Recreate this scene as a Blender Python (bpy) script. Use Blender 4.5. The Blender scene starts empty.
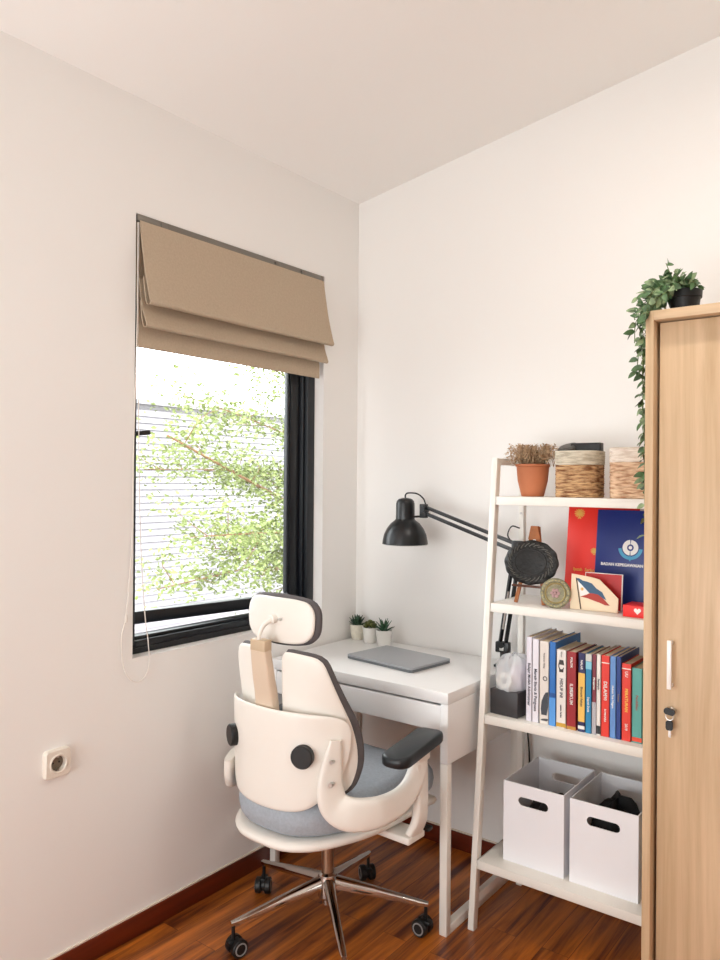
import bpy, bmesh, math, random
from mathutils import Vector, Matrix
from math import sin, cos, pi, radians as R
random.seed(7)
sc = bpy.context.scene
COL = sc.collection

# ------------------------------------------------------------------ camera
cam = bpy.data.cameras.new('camera'); co = bpy.data.objects.new('camera', cam); COL.objects.link(co)
cam.sensor_fit = 'HORIZONTAL'; cam.sensor_width = 36.0; cam.lens = 764.08 / 720 * 36.0
cam.clip_start = .05; cam.clip_end = 200
YAW, PITCH, ROLL = .6495, .0021, .0078
fw = Vector((-sin(YAW)*cos(PITCH), cos(YAW)*cos(PITCH), sin(PITCH)))
rt = Vector((cos(YAW), sin(YAW), 0)); up = rt.cross(fw)
r2 = rt*cos(ROLL) + up*sin(ROLL); u2 = -rt*sin(ROLL) + up*cos(ROLL)
mw = Matrix(((r2.x, u2.x, -fw.x, 1.9742), (r2.y, u2.y, -fw.y, -2.5773), (r2.z, u2.z, -fw.z, 1.4066), (0, 0, 0, 1)))
co.matrix_world = mw
sc.camera = co

# ------------------------------------------------------------------ world, sun, lamps, exposure
world = bpy.data.worlds.new('sky'); sc.world = world; world.use_nodes = True
bg = world.node_tree.nodes['Background']
bg.inputs[0].default_value = (.95, .98, 1.0, 1); bg.inputs[1].default_value = 8.6
sun = bpy.data.lights.new('sun', 'SUN'); sun.energy = 4; sun.angle = R(1); sun.color = (1, .96, .88)
so = bpy.data.objects.new('sun', sun); COL.objects.link(so)
so.rotation_euler = Vector((-.62, .28, -.72)).to_track_quat('-Z', 'Y').to_euler()
def area(name, loc, target, sx, sy, power, color, portal=False, shape='RECTANGLE'):
    l = bpy.data.lights.new(name, 'AREA'); l.shape = shape; l.size = sx; l.size_y = sy; l.energy = power; l.color = color
    o = bpy.data.objects.new(name, l); COL.objects.link(o); o.location = loc
    o.rotation_euler = (Vector(target) - Vector(loc)).to_track_quat('-Z', 'Y').to_euler()
    if portal: l.cycles.is_portal = True
    return o
area('window_portal', (-.165, -.67, 1.55), (1, -.67, 1.55), .92, 1.4, 1, (1, 1, 1), portal=True)
area('room_fill', (.95, -4.0, 1.2), (1.45, 0, 2.9), 1.9, 1.9, 78, (.93, .98, 1))  # second area light is an added soft fill behind the camera, no window there
area('ceiling_lamp_light', (1.62, -1.02, 2.72), (1.62, -1.02, 0), .12, .12, 7, (1, .95, .88), shape='DISK')
sc.view_settings.view_transform = 'Standard'; sc.view_settings.look = 'None'
sc.view_settings.exposure = 0.03; sc.view_settings.gamma = 1.0; sc.view_settings.use_curve_mapping = False
sc.cycles.max_bounces = 10; sc.cycles.diffuse_bounces = 6; sc.cycles.transparent_max_bounces = 16
sc.cycles.caustics_reflective = False; sc.cycles.caustics_refractive = False
sc.cycles.sample_clamp_indirect = 6.0
sc.cycles.use_denoising = True

# ------------------------------------------------------------------ materials
def s2l(c):
    return tuple(((v/255)/12.92 if v/255 <= .04045 else ((v/255+.055)/1.055)**2.4) for v in c)
MATS = {}
def mat(name, rgb, rough=.5, metal=0, bump=0, bscale=60, noise=0, nscale=8, spec=.5, trans=0, alpha=1, coat=0, sss=0, lin=False):
    if name in MATS: return MATS[name]
    m = bpy.data.materials.new(name); m.use_nodes = True; nt = m.node_tree; b = nt.nodes['Principled BSDF']
    c = rgb if lin else s2l(rgb)
    b.inputs['Base Color'].default_value = (*c, 1); b.inputs['Roughness'].default_value = rough; b.inputs['Metallic'].default_value = metal
    b.inputs['Specular IOR Level'].default_value = spec; b.inputs['Transmission Weight'].default_value = trans; b.inputs['Alpha'].default_value = alpha
    b.inputs['Coat Weight'].default_value = coat
    tc = nt.nodes.new('ShaderNodeTexCoord')
    if noise:
        n = nt.nodes.new('ShaderNodeTexNoise'); n.inputs['Scale'].default_value = nscale; n.inputs['Detail'].default_value = 5
        nt.links.new(tc.outputs['Object'], n.inputs['Vector'])
        r = nt.nodes.new('ShaderNodeValToRGB')
        r.color_ramp.elements[0].position = .3; r.color_ramp.elements[1].position = .7
        r.color_ramp.elements[0].color = (*[v*(1-noise) for v in c], 1); r.color_ramp.elements[1].color = (*[min(1, v*(1+noise)) for v in c], 1)
        nt.links.new(n.outputs['Fac'], r.inputs['Fac']); nt.links.new(r.outputs['Color'], b.inputs['Base Color'])
    if bump:
        n2 = nt.nodes.new('ShaderNodeTexNoise'); n2.inputs['Scale'].default_value = bscale; n2.inputs['Detail'].default_value = 4
        nt.links.new(tc.outputs['Object'], n2.inputs['Vector'])
        bp = nt.nodes.new('ShaderNodeBump'); bp.inputs['Strength'].default_value = bump; bp.inputs['Distance'].default_value = .004
        nt.links.new(n2.outputs['Fac'], bp.inputs['Height']); nt.links.new(bp.outputs['Normal'], b.inputs['Normal'])
    MATS[name] = m; return m

def wood_mat(name, c1, c2, axis, rough=.45, scale=14, plank=None, coat=0, stretch=14, contrast=(.35, .65)):
    m = bpy.data.materials.new(name); m.use_nodes = True; nt = m.node_tree; b = nt.nodes['Principled BSDF']
    L = nt.links.new
    tc = nt.nodes.new('ShaderNodeTexCoord'); mp = nt.nodes.new('ShaderNodeMapping')
    s = [stretch, stretch, stretch]; s['xyz'.index(axis)] = .8; mp.inputs['Scale'].default_value = s
    L(tc.outputs['Object'], mp.inputs['Vector'])
    n = nt.nodes.new('ShaderNodeTexNoise'); n.inputs['Scale'].default_value = scale/14*1.6; n.inputs['Detail'].default_value = 7; n.inputs['Distortion'].default_value = .4
    n.inputs['Roughness'].default_value = .62
    vec = mp.outputs['Vector']
    if plank:
        br = nt.nodes.new('ShaderNodeTexBrick'); br.offset = .37; br.inputs['Scale'].default_value = 1
        br.inputs['Brick Width'].default_value = plank[0]; br.inputs['Row Height'].default_value = plank[1]
        br.inputs['Mortar Size'].default_value = .0007; br.inputs['Color1'].default_value = (.0, .0, .0, 1); br.inputs['Color2'].default_value = (1, 1, 1, 1)
        br.inputs['Mortar'].default_value = (.5, .5, .5, 1)
        mr = nt.nodes.new('ShaderNodeMapping'); mr.inputs['Rotation'].default_value = (0, 0, pi/2 if axis == 'y' else 0)
        L(tc.outputs['Object'], mr.inputs['Vector']); L(mr.outputs['Vector'], br.inputs['Vector'])
        vm = nt.nodes.new('ShaderNodeVectorMath'); vm.operation = 'MULTIPLY_ADD'
        L(br.outputs['Color'], vm.inputs[0]); vm.inputs[1].default_value = (9, 9, 9); L(mp.outputs['Vector'], vm.inputs[2]); vec = vm.outputs[0]
    L(vec, n.inputs['Vector'])
    r = nt.nodes.new('ShaderNodeValToRGB'); r.color_ramp.elements[0].position = contrast[0]; r.color_ramp.elements[1].position = contrast[1]
    r.color_ramp.elements[0].color = (*s2l(c1), 1); r.color_ramp.elements[1].color = (*s2l(c2), 1)
    L(n.outputs['Fac'], r.inputs['Fac']); out = r.outputs['Color']
    if plank:
        mx = nt.nodes.new('ShaderNodeMix'); mx.data_type = 'RGBA'; mx.blend_type = 'MULTIPLY'; mx.inputs[0].default_value = 1
        r3 = nt.nodes.new('ShaderNodeValToRGB'); r3.color_ramp.elements[0].color = (.86, .85, .84, 1); r3.color_ramp.elements[1].color = (1.08, 1.08, 1.08, 1)
        L(br.outputs['Color'], r3.inputs['Fac']); L(out, mx.inputs[6]); L(r3.outputs['Color'], mx.inputs[7]); out = mx.outputs[2]
        mx2 = nt.nodes.new('ShaderNodeMix'); mx2.data_type = 'RGBA'; L(br.outputs['Fac'], mx2.inputs[0]); L(out, mx2.inputs[6]); mx2.inputs[7].default_value = (*[v*.35 for v in s2l(c1)], 1); out = mx2.outputs[2]
    L(out, b.inputs['Base Color']); b.inputs['Roughness'].default_value = rough; b.inputs['Coat Weight'].default_value = coat; b.inputs['Coat Roughness'].default_value = .12
    bp = nt.nodes.new('ShaderNodeBump'); bp.inputs['Strength'].default_value = .06; bp.inputs['Distance'].default_value = .002
    L(n.outputs['Fac'], bp.inputs['Height']); L(bp.outputs['Normal'], b.inputs['Normal'])
    MATS[name] = m; return m

M_wall = mat('wall_paint', (240, 238, 235), .85, bump=.04, bscale=180, spec=.2)
M_wallr = M_wall
M_ceil = mat('ceiling_paint', (246, 244, 241), .9, spec=.2)
M_floor = wood_mat('floor_wood', (84, 30, 6), (216, 124, 40), 'y', .42, 18, plank=(.62, .085), coat=.25, stretch=11)
M_base = wood_mat('baseboard_wood', (70, 20, 8), (112, 38, 14), 'y', .4, 14, coat=.2)
M_basex = wood_mat('baseboard_wood_x', (70, 20, 8), (112, 38, 14), 'x', .4, 14, coat=.2)
M_black = mat('black_frame', (13, 17, 23), .34)
M_white = mat('white_lacquer', (236, 235, 234), .35)
M_whitem = mat('white_metal', (232, 228, 220), .42)
M_plas = mat('chair_white_plastic', (234, 229, 221), .42)
M_grey = mat('grey_mesh_fabric', (164, 172, 181), .9, bump=.5, bscale=500, noise=.08, nscale=120)
M_dgrey = mat('dark_grey_fabric', (92, 87, 88), .9, bump=.5, bscale=500)
M_blkp = mat('black_plastic', (11, 11, 12), .45)
M_arm = mat('armrest_rubber', (22, 28, 32), .42)
M_chrome = mat('chrome', (205, 200, 195), .12, metal=1)
M_cab = wood_mat('oak_laminate', (182, 152, 116), (214, 186, 152), 'z', .5, 16, stretch=16, contrast=(.3, .7))
M_cabx = wood_mat('oak_laminate_across', (182, 152, 116), (214, 186, 152), 'x', .5, 16, stretch=16, contrast=(.3, .7))
M_dark = mat('dark_gap', (60, 42, 28), .7)
M_steel = mat('brushed_steel', (205, 203, 200), .3, metal=1)
M_blind = mat('linen_blind', (186, 168, 146), .9, bump=.3, bscale=400, noise=.05, nscale=150, spec=.2)
M_cord = mat('white_cord', (228, 222, 214), .6)
M_lamp = mat('lamp_black', (13, 15, 18), .33)
M_lapt = mat('laptop_silver', (172, 175, 180), .34, metal=.5)
M_terra = mat('terracotta', (190, 116, 78), .75, bump=.15, bscale=40, noise=.08)
M_soil = mat('soil', (52, 40, 30), .95, bump=.8, bscale=120)
M_paper = mat('book_pages', (214, 196, 166), .9, bump=.2, bscale=300)
M_gold = mat('gold_foil', (222, 170, 70), .4)
M_red = mat('red_cover', (228, 40, 24), .45)
M_blue = mat('navy_cover', (8, 38, 116), .4)
M_whitep = mat('white_print', (238, 236, 232), .6)
M_blackp = mat('black_print', (30, 30, 34), .6)
M_leaf = mat('vine_leaf', (78, 108, 68), .5, noise=.6, nscale=45)
M_stem = mat('vine_stem', (90, 110, 60), .6)
M_easel = mat('easel_wood', (160, 96, 48), .55, noise=.2, nscale=40)

# ------------------------------------------------------------------ mesh builder
class MB:
    def __init__(s): s.v = []; s.f = []; s.mi = []
    def add(s, vs, fs, T=None, mi=0):
        o = len(s.v)
        s.v += [tuple(T @ Vector(v)) if T else tuple(v) for v in vs]
        s.f += [tuple(i+o for i in f) for f in fs]; s.mi += [mi]*len(fs); return s
    def bm(s, b, T=None, mi=0):
        b.verts.ensure_lookup_table(); b.verts.index_update()
        s.add([v.co[:] for v in b.verts], [[v.index for v in f.verts] for f in b.faces], T, mi); b.free(); return s
    def box(s, x0, x1, y0, y1, z0, z1, bev=0, T=None, seg=2, mi=0):
        b = bmesh.new(); bmesh.ops.create_cube(b, size=1)
        for v in b.verts: v.co = Vector(((x0+x1)/2+v.co.x*(x1-x0), (y0+y1)/2+v.co.y*(y1-y0), (z0+z1)/2+v.co.z*(z1-z0)))
        if bev: bmesh.ops.bevel(b, geom=b.edges[:], offset=bev, segments=seg, affect='EDGES', profile=.5)
        return s.bm(b, T, mi)
    def bar(s, a, b_, w, h, bev=0, upv=(0, 0, 1), mi=0):
        a = Vector(a); b_ = Vector(b_); d = b_-a; L = d.length; z = d.normalized(); x = Vector(upv).cross(z)
        if x.length < 1e-5: x = Vector((1, 0, 0)).cross(z)
        x.normalize(); y = z.cross(x)
        T = Matrix(((x.x, y.x, z.x, a.x), (x.y, y.y, z.y, a.y), (x.z, y.z, z.z, a.z), (0, 0, 0, 1)))
        return s.box(-w/2, w/2, -h/2, h/2, 0, L, bev, T, mi=mi)
    def lathe(s, prof, c=(0, 0, 0), seg=32, T=None, mi=0, cap=True):
        vs = []; fs = []; n = len(prof)
        for r, z in prof:
            for k in range(seg): a = 2*pi*k/seg; vs.append((c[0]+r*cos(a), c[1]+r*sin(a), c[2]+z))
        for i in range(n-1):
            for k in range(seg):
                k2 = (k+1) % seg; fs.append((i*seg+k, i*seg+k2, (i+1)*seg+k2, (i+1)*seg+k))
        if cap:
            if prof[0][0] > 1e-6: fs.append(tuple(range(seg))[::-1])
            if prof[-1][0] > 1e-6: fs.append(tuple((n-1)*seg+k for k in range(seg)))
        return s.add(vs, fs, T, mi)
    def cyl(s, a, b_, r, r1=None, seg=20, mi=0, bev=0):
        a = Vector(a); b_ = Vector(b_); d = b_-a; L = d.length; q = d.to_track_quat('Z', 'Y').to_matrix().to_4x4()
        r1 = r if r1 is None else r1
        prof = [(r, 0), (r1, L)] if not bev else [(r-bev, 0), (r, bev), (r1, L-bev), (r1-bev, L)]
        return s.lathe(prof, (0, 0, 0), seg, Matrix.Translation(a) @ q, mi)
    def tube(s, pts, r, seg=8, closed=False, mi=0, flat=None, smooth=True):
        P = [Vector(p) for p in pts]
        if smooth and len(P) > 2: P = catmull(P, 6, closed)
        n = len(P); rr = r if callable(r) else (lambda t: r)
        vs = []; fs = []; prev = None
        for i, p in enumerate(P):
            a = P[(i-1) % n] if (closed or i > 0) else p; b = P[(i+1) % n] if (closed or i < n-1) else p
            t = (b-a).normalized()
            if prev is None:
                x = t.orthogonal().normalized()
            else:
                x = (prev - t*prev.dot(t)); x = x.normalized() if x.length > 1e-6 else t.orthogonal().normalized()
            prev = x; y = t.cross(x); q = rr(i/max(1, n-1))
            for k in range(seg): an = 2*pi*k/seg; vs.append(p + x*q*cos(an) + y*q*sin(an))
        for i in range(n if closed else n-1):
            j = (i+1) % n
            for k in range(seg): k2 = (k+1) % seg; fs.append((i*seg+k, i*seg+k2, j*seg+k2, j*seg+k))
        if not closed: fs.append(tuple(range(seg))[::-1]); fs.append(tuple((n-1)*seg+k for k in range(seg)))
        return s.add(vs, fs, None, mi)
    def sweep(s, pts, sec, side=(1, 0, 0), mi=0, seg=16, pw=2.6):
        """superellipse section: sec = list of (thickness along side, height) per point"""
        P = [Vector(p) for p in pts]; n0 = len(P); K = 6
        P2 = catmull(P, K, False); S2 = [Vector((a, b, 0)) for a, b in sec]; S2 = catmull(S2, K, False)
        vs = []; fs = []; n = len(P2); side = Vector(side)
        for i, p in enumerate(P2):
            t = (P2[min(i+1, n-1)]-P2[max(i-1, 0)]).normalized()
            x = (side - t*side.dot(t)).normalized(); y = t.cross(x)
            for k in range(seg):
                a = 2*pi*k/seg; ca, sa = cos(a), sin(a)
                ex = math.copysign(abs(ca)**(2/pw), ca)*S2[i].x/2; ey = math.copysign(abs(sa)**(2/pw), sa)*S2[i].y/2
                vs.append(p+x*ex+y*ey)
        for i in range(n-1):
            for k in range(seg): k2 = (k+1) % seg; fs.append((i*seg+k, i*seg+k2, (i+1)*seg+k2, (i+1)*seg+k))
        fs.append(tuple(range(seg))[::-1]); fs.append(tuple((n-1)*seg+k for k in range(seg)))
        return s.add(vs, fs, None, mi)
    def prism(s, poly, z0, z1, T=None, mi=0):
        n = len(poly); vs = [(x, y, z0) for x, y in poly]+[(x, y, z1) for x, y in poly]
        fs = [tuple(range(n))[::-1], tuple(range(n, 2*n))]+[(i, (i+1) % n, n+(i+1) % n, n+i) for i in range(n)]
        return s.add(vs, fs, T, mi)
    def grid(s, fn, nu, nv, mi=0, closeu=False):
        vs = [fn(i/(nu if closeu else nu-1), j/(nv-1)) for i in range(nu) for j in range(nv)]; fs = []
        for i in range(nu if closeu else nu-1):
            for j in range(nv-1):
                a = i*nv+j; b = ((i+1) % nu)*nv+j; fs.append((a, b, b+1, a+1))
        return s.add(vs, fs, None, mi)
    def puff(s, outline, S, back, front, p=6, rings=10, seg=64, mi=0, edge=.35, grow=0):
        """solid with a rounded outline in (u,z) laid on the curved surface y=S(u,z); back/front are offsets along +y"""
        O = resample(outline, seg); cu = sum(o[0] for o in O)/seg; cz = sum(o[1] for o in O)/seg
        if grow: O = [(o[0]+(o[0]-cu)/max(1e-6, math.hypot(o[0]-cu, o[1]-cz))*grow, o[1]+(o[1]-cz)/max(1e-6, math.hypot(o[0]-cu, o[1]-cz))*grow) for o in O]
        mid = (back+front)/2; layers = []
        ss = [sin(pi/2*k/rings) for k in range(rings+1)]
        def ring(sv, off): return [(cu+(u-cu)*sv, S(cu+(u-cu)*sv, cz+(z-cz)*sv)+off, cz+(z-cz)*sv) for u, z in O]
        vs = []; fs = []
        for sv in ss[1:]: vs += ring(sv, mid+(front-mid)*max(0, 1-sv**p)**(1/2.2))
        nf = rings
        for sv in ss[-2:0:-1]: vs += ring(sv, mid+(back-mid)*max(0, 1-sv**p)**(1/2.2))
        tot = nf+rings-1
        c0 = len(vs); vs.append((cu, S(cu, cz)+front, cz)); vs.append((cu, S(cu, cz)+back, cz))
        for k in range(seg):
            k2 = (k+1) % seg; fs.append((c0, k, k2)); fs.append((c0+1, (tot-1)*seg+k2, (tot-1)*seg+k))
            for i in range(tot-1): fs.append((i*seg+k, (i+1)*seg+k, (i+1)*seg+k2, i*seg+k2))
        return s.add(vs, fs, None, mi)
    def build(s, name, m, parent=None, smooth=30, loc=None, T=None):
        me = bpy.data.meshes.new(name); me.from_pydata(s.v, [], s.f)
        ms = m if isinstance(m, (list, tuple)) else [m]
        for q in ms: me.materials.append(q)
        for p, i in zip(me.polygons, s.mi): p.material_index = min(i, len(ms)-1)
        b = bmesh.new(); b.from_mesh(me); bmesh.ops.recalc_face_normals(b, faces=b.faces[:])
        if smooth:
            lim = R(smooth)
            for f in b.faces: f.smooth = True
            for e in b.edges:
                if len(e.link_faces) == 2 and e.calc_face_angle(0) > lim: e.smooth = False
        b.to_mesh(me); b.free()
        o = bpy.data.objects.new(name, me); COL.objects.link(o)
        if parent: o.parent = parent
        if loc: o.location = loc
        return o
def catmull(P, k, closed):
    n = len(P); out = []
    rng = range(n if closed else n-1)
    for i in rng:
        p1 = P[i]; p2 = P[(i+1) % n]
        p0 = P[(i-1) % n] if (closed or i > 0) else p1*2-p2
        p3 = P[(i+2) % n] if (closed or i < n-2) else p2*2-p1
        for j in range(k):
            t = j/k; out.append(.5*((2*p1)+(p2-p0)*t+(2*p0-5*p1+4*p2-p3)*t*t+(-p0+3*p1-3*p2+p3)*t**3))
    if not closed: out.append(P[-1])
    return out
def resample(O, n, rnd=3):
    P = [Vector((a, b)) for a, b in O]
    for _ in range(rnd):
        Q = []
        for i in range(len(P)): a = P[i]; b = P[(i+1) % len(P)]; Q += [a*.8+b*.2, a*.2+b*.8]
        P = Q
    L = [0]
    for i in range(len(P)): L.append(L[-1]+(P[(i+1) % len(P)]-P[i]).length)
    out = []; j = 0
    for k in range(n):
        t = L[-1]*k/n
        while L[j+1] < t: j += 1
        q = (t-L[j])/max(1e-9, L[j+1]-L[j]); p = P[j].lerp(P[(j+1) % len(P)], q); out.append((p.x, p.y))
    return out
def thing(name, label, cat, loc=(0, 0, 0), rz=0, group=None):
    o = bpy.data.objects.new(name, None); COL.objects.link(o); o.location = loc; o.rotation_euler = (0, 0, rz); o.empty_display_size = .1
    return tag(o, label, cat, group)
def tag(o, label, cat, group=None):
    o['label'] = label; o['category'] = cat
    if group: o['group'] = group
    return o
def struct(o): o['kind'] = 'structure'; return o
def text(name, s, size, m, parent, loc, rot, align='CENTER', ext=.0003, sx=1, bold=0):
    cu = bpy.data.curves.new(name, 'FONT'); cu.body = s; cu.size = size; cu.align_x = align; cu.align_y = 'CENTER'; cu.extrude = ext; cu.offset = bold
    cu.resolution_u = 2
    o = bpy.data.objects.new(name, cu); COL.objects.link(o)
    dg = bpy.context.evaluated_depsgraph_get(); me = bpy.data.meshes.new_from_object(o.evaluated_get(dg))
    bpy.data.objects.remove(o); me.materials.clear(); me.materials.append(m)
    q = bpy.data.objects.new(name, me); COL.objects.link(q); q.parent = parent; q.location = loc; q.rotation_euler = rot; q.scale = (sx, 1, 1)
    return q

# ------------------------------------------------------------------ room shell
RX, RY, SL, HC = 3.4, -4.2, .158, 2.586
OY0, OY1, OZ0, OZ1 = -1.127, -.223, .855, 2.228       # window opening
T = .16
w = MB()
w.box(-T, 0, RY-.1, OY0, 0, HC); w.box(-T, 0, OY1, 0, 0, HC)
w.box(-T, 0, OY0, OY1, 0, OZ0); w.box(-T, 0, OY0, OY1, OZ1, HC)
struct(w.build('wall_left', M_wall, smooth=0))
w = MB(); w.prism([(-T, 0), (RX+T, 0), (RX+T, HC+SL*(RX+T)), (-T, HC-SL*T)], 0, T, Matrix(((1, 0, 0, 0), (0, 0, 1, 0), (0, 1, 0, 0), (0, 0, 0, 1))))
struct(w.build('wall_back', M_wallr, smooth=0))
w = MB(); w.prism([(-T, 0), (RX+T, 0), (RX+T, HC+SL*(RX+T)), (-T, HC-SL*T)], RY-T, RY, Matrix(((1, 0, 0, 0), (0, 0, 1, 0), (0, 1, 0, 0), (0, 0, 0, 1))))
struct(w.build('wall_front', M_wall, smooth=0))
w = MB(); w.box(RX, RX+T, RY-.1, 0, 0, HC+SL*RX); struct(w.build('wall_right', M_wall, smooth=0))
w = MB(); w.box(-T, RX+T, RY-T, T, -.1, 0); struct(w.build('floor', M_floor, smooth=0))
w = MB(); w.prism([(-T, HC-SL*T), (RX+T, HC+SL*(RX+T)), (RX+T, HC+SL*(RX+T)+.12), (-T, HC-SL*T+.12)], RY-T, T, Matrix(((1, 0, 0, 0), (0, 0, 1, 0), (0, 1, 0, 0), (0, 0, 0, 1))))
struct(w.build('ceiling', M_ceil, smooth=0))
BH = .066
w = MB(); w.box(0, .011, RY, 0, 0, BH, .002); struct(w.build('baseboard_left', M_base))
w = MB(); w.box(.011, RX, -.011, 0, 0, BH, .002); struct(w.build('baseboard_back', M_basex))
M_bead = mat('caulk_bead', (226, 212, 196), .6)
w = MB(); w.box(0, .007, RY, 0, BH, BH+.004); struct(w.build('trim_1', M_bead, smooth=0))
w = MB(); w.box(.007, RX, -.007, 0, BH, BH+.004); struct(w.build('trim_2', M_bead, smooth=0))

# ---- window: black outer frame, outward opening casement hinged at its right side
win = bpy.data.objects.new('window_1', None); COL.objects.link(win); struct(win)
f = MB()
FX0, FX1 = -.115, -.046
fwid = .043
f.box(FX0, FX1, OY0, OY0+fwid, OZ0, OZ1, .003); f.box(FX0, FX1, OY1-fwid, OY1, OZ0, OZ1, .003)
f.box(FX0, FX1, OY0+fwid, OY1-fwid, OZ0, OZ0+fwid, .003); f.box(FX0, FX1, OY0+fwid, OY1-fwid, OZ1-fwid, OZ1, .003)
# inner stepped rebates
for k, (d, ww) in enumerate([(.0, .012), (.018, .024)]):
    f.box(FX0+.01, FX1-.016-d, OY1-fwid-ww, OY1-fwid+.002, OZ0+fwid, OZ1-fwid, .002)
f.box(FX0+.01, FX1-.016, OY0+fwid, OY1-fwid, OZ0+fwid-.002, OZ0+fwid+.010, .002)
f.box(FX1-.001, FX1+.006, OY0+.004, OY1-.004, OZ0+.020, OZ0+.0235, .001)
f.build('window_frame', M_black, win)
M_groove = mat('frame_gasket', (78, 86, 94), .4)
# sash in its own frame: local origin at the hinge, extends toward -y
sash = bpy.data.objects.new('window_sash', None)
SW = (OY1-fwid-.014)-(OY0+fwid)-.004; SZ0, SZ1 = OZ0+.062, OZ1-.05
ang = R(-9.5)
Ts = Matrix.Translation((-.078, OY1-fwid-.012, 0)) @ Matrix.Rotation(ang, 4, 'Z')
s = MB(); sw = .047
s.box(-.04, .0, -sw, 0, SZ0, SZ1, .003, Ts); s.box(-.04, .0, -SW, -SW+sw, SZ0, SZ1, .003, Ts)
s.box(-.04, .0, -SW+sw, -sw, SZ0, SZ0+.042, .003, Ts); s.box(-.04, .0, -SW+sw, -sw, SZ1-sw, SZ1, .003, Ts)
s.box(-.03, -.004, -sw-.01, -sw, SZ0+sw, SZ1-sw, .002, Ts); 
so_ = s.build('window_sash', M_black, win)
g = MB(); g.box(-.022, -.017, -SW+sw, -sw, SZ0+.04, SZ1-sw, 0, Ts)
M_glass = bpy.data.materials.new('window_glass'); M_glass.use_nodes = True
nt = M_glass.node_tree; nt.nodes.clear(); o_ = nt.nodes.new('ShaderNodeOutputMaterial'); mx = nt.nodes.new('ShaderNodeMixShader')
tr = nt.nodes.new('ShaderNodeBsdfTransparent'); gl = nt.nodes.new('ShaderNodeBsdfGlossy'); gl.inputs['Roughness'].default_value = .02; tr.inputs[0].default_value = (.97, .985, .98, 1)
fr = nt.nodes.new('ShaderNodeFresnel'); fr.inputs['IOR'].default_value = 1.35
nt.links.new(fr.outputs[0], mx.inputs[0]); nt.links.new(tr.outputs[0], mx.inputs[1]); nt.links.new(gl.outputs[0], mx.inputs[2]); nt.links.new(mx.outputs[0], o_.inputs[0])
g.build('window_pane', M_glass, so_, smooth=0)
h = MB(); h.bar(Ts @ Vector((.002, -SW+.025, 1.555)), Ts @ Vector((.03, -SW+.025, 1.555)), .016, .03, .003)
h.bar(Ts @ Vector((.028, -SW+.012, 1.553)), Ts @ Vector((.034, -SW+.125, 1.568)), .013, .016, .003)
h.build('window_handle', M_blkp, so_)
# painted reveal lining of the opening
w = MB(); w.box(-.046, .001, OY1-.002, OY1, OZ0, OZ1); w.box(-.046, .001, OY0, OY1-.002, OZ0, OZ0+.002)
struct(w.build('trim_3', mat('reveal_white', (240, 236, 232), .6), smooth=0))

# ------------------------------------------------------------------ outside
M_side = mat('siding', (116, 112, 114), .8)
M_ground = mat('yard_paving', (128, 128, 126), .9)
g = MB(); g.box(-40, -.2, -30, 30, -3.2, -3.05); o = g.build('yard_ground', M_ground, smooth=0); struct(o)
bd = thing('neighbouring_house', 'white clapboard house wall far outside the window behind the tree', 'house', (-5.2, 2.2, -3.05))
b = MB(); b.box(-1.4, -.03, -4.5, 9, 0, 5.31)
b.build('house_wall', M_side, bd, smooth=0)
b = MB()
zz = .0
M_siding2 = mat('siding_board', (118, 114, 118), .8)
while zz < 5.24:
    b.prism([(-.035, zz), (.022, zz), (.004, zz+.072), (-.035, zz+.072)], -4.5, 9, Matrix(((1, 0, 0, 0), (0, 0, 1, 0), (0, 1, 0, 0), (0, 0, 0, 1)))); zz += .075
o = b.build('clapboard', M_siding2, bd, smooth=0)
b = MB(); b.box(-1.6, .06, -4.7, 9.2, 5.31, 5.36); b.build('eave', M_side, bd, smooth=0)
# tree
M_bark = mat('bark', (104, 74, 48), .9, bump=.6, bscale=30)
M_fol = mat('tree_leaf', (98, 108, 56), .6, noise=.35, nscale=3)
tb = M_fol.node_tree.nodes['Principled BSDF']
tree = thing('garden_tree', 'light green leafy tree with thin brown branches outside the window', 'tree', (-3.0, 3.75, -3.05))
rnd = random.Random(3)
t = MB(); trunk = [(0, 0, 0), (.08, -.1, 1.4), (0, -.15, 2.8), (.1, -.05, 4.0), (.2, .2, 5.4)]
t.tube(trunk, lambda q: .11*(1-.7*q), 10)
t.build('trunk', M_bark, tree)
fol = MB(); brs = MB(); tips = []
def branch(a, b, r, dens=7):
    a = Vector(a); b = Vector(b); m = (a+b)/2+Vector((rnd.uniform(-.1, .1), rnd.uniform(-.06, .06), rnd.uniform(-.02, .08)))
    brs.tube([a, m, b], lambda q: r*(1-.65*q), 6)
    n = max(1, int((b-a).length*dens))
    for k in range(1, n+1):
        q = k/n; p = a.lerp(m, q*2) if q < .5 else m.lerp(b, q*2-1)
        tips.append(p)
    return m
# long limbs reach from the trunk (hidden beyond the frame) across the window, towards -y
mains = [((0, -.4, 4.05), (.5, -2.75, 4.78), .022), ((0, -.3, 3.9), (.7, -2.7, 4.05), .012), ((0, -.3, 3.8), (.2, -2.6, 3.62), .010), ((0, -.2, 4.7), (.3, -2.6, 5.15), .010),
         ((0, -.2, 4.4), (-.5, -2.2, 4.55), .010), ((0, -.3, 3.9), (.5, -1.6, 3.7), .010), ((0, -.3, 3.6), (-.3, -1.7, 3.85), .010), ((0, -.2, 5.0), (.4, -1.7, 5.45), .010), ((0, -.2, 4.5), (.6, -1.4, 4.4), .010),
         ((0, -.3, 4.1), (.8, -1.2, 4.1), .010), ((0, -.3, 3.5), (.8, -1.4, 3.45), .010)]
for a, b, rad in mains:
    m = branch(a, b, rad)
    a = Vector(a); b = Vector(b)
    for k in range(9):
        q = .12+.1*k; p = a.lerp(m, q*2) if q < .5 else m.lerp(b, q*2-1)
        e = p+Vector((rnd.uniform(-.3, .4), rnd.uniform(-.45, .15), rnd.uniform(-.26, .26))); branch(p, e, .004, 9)
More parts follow.
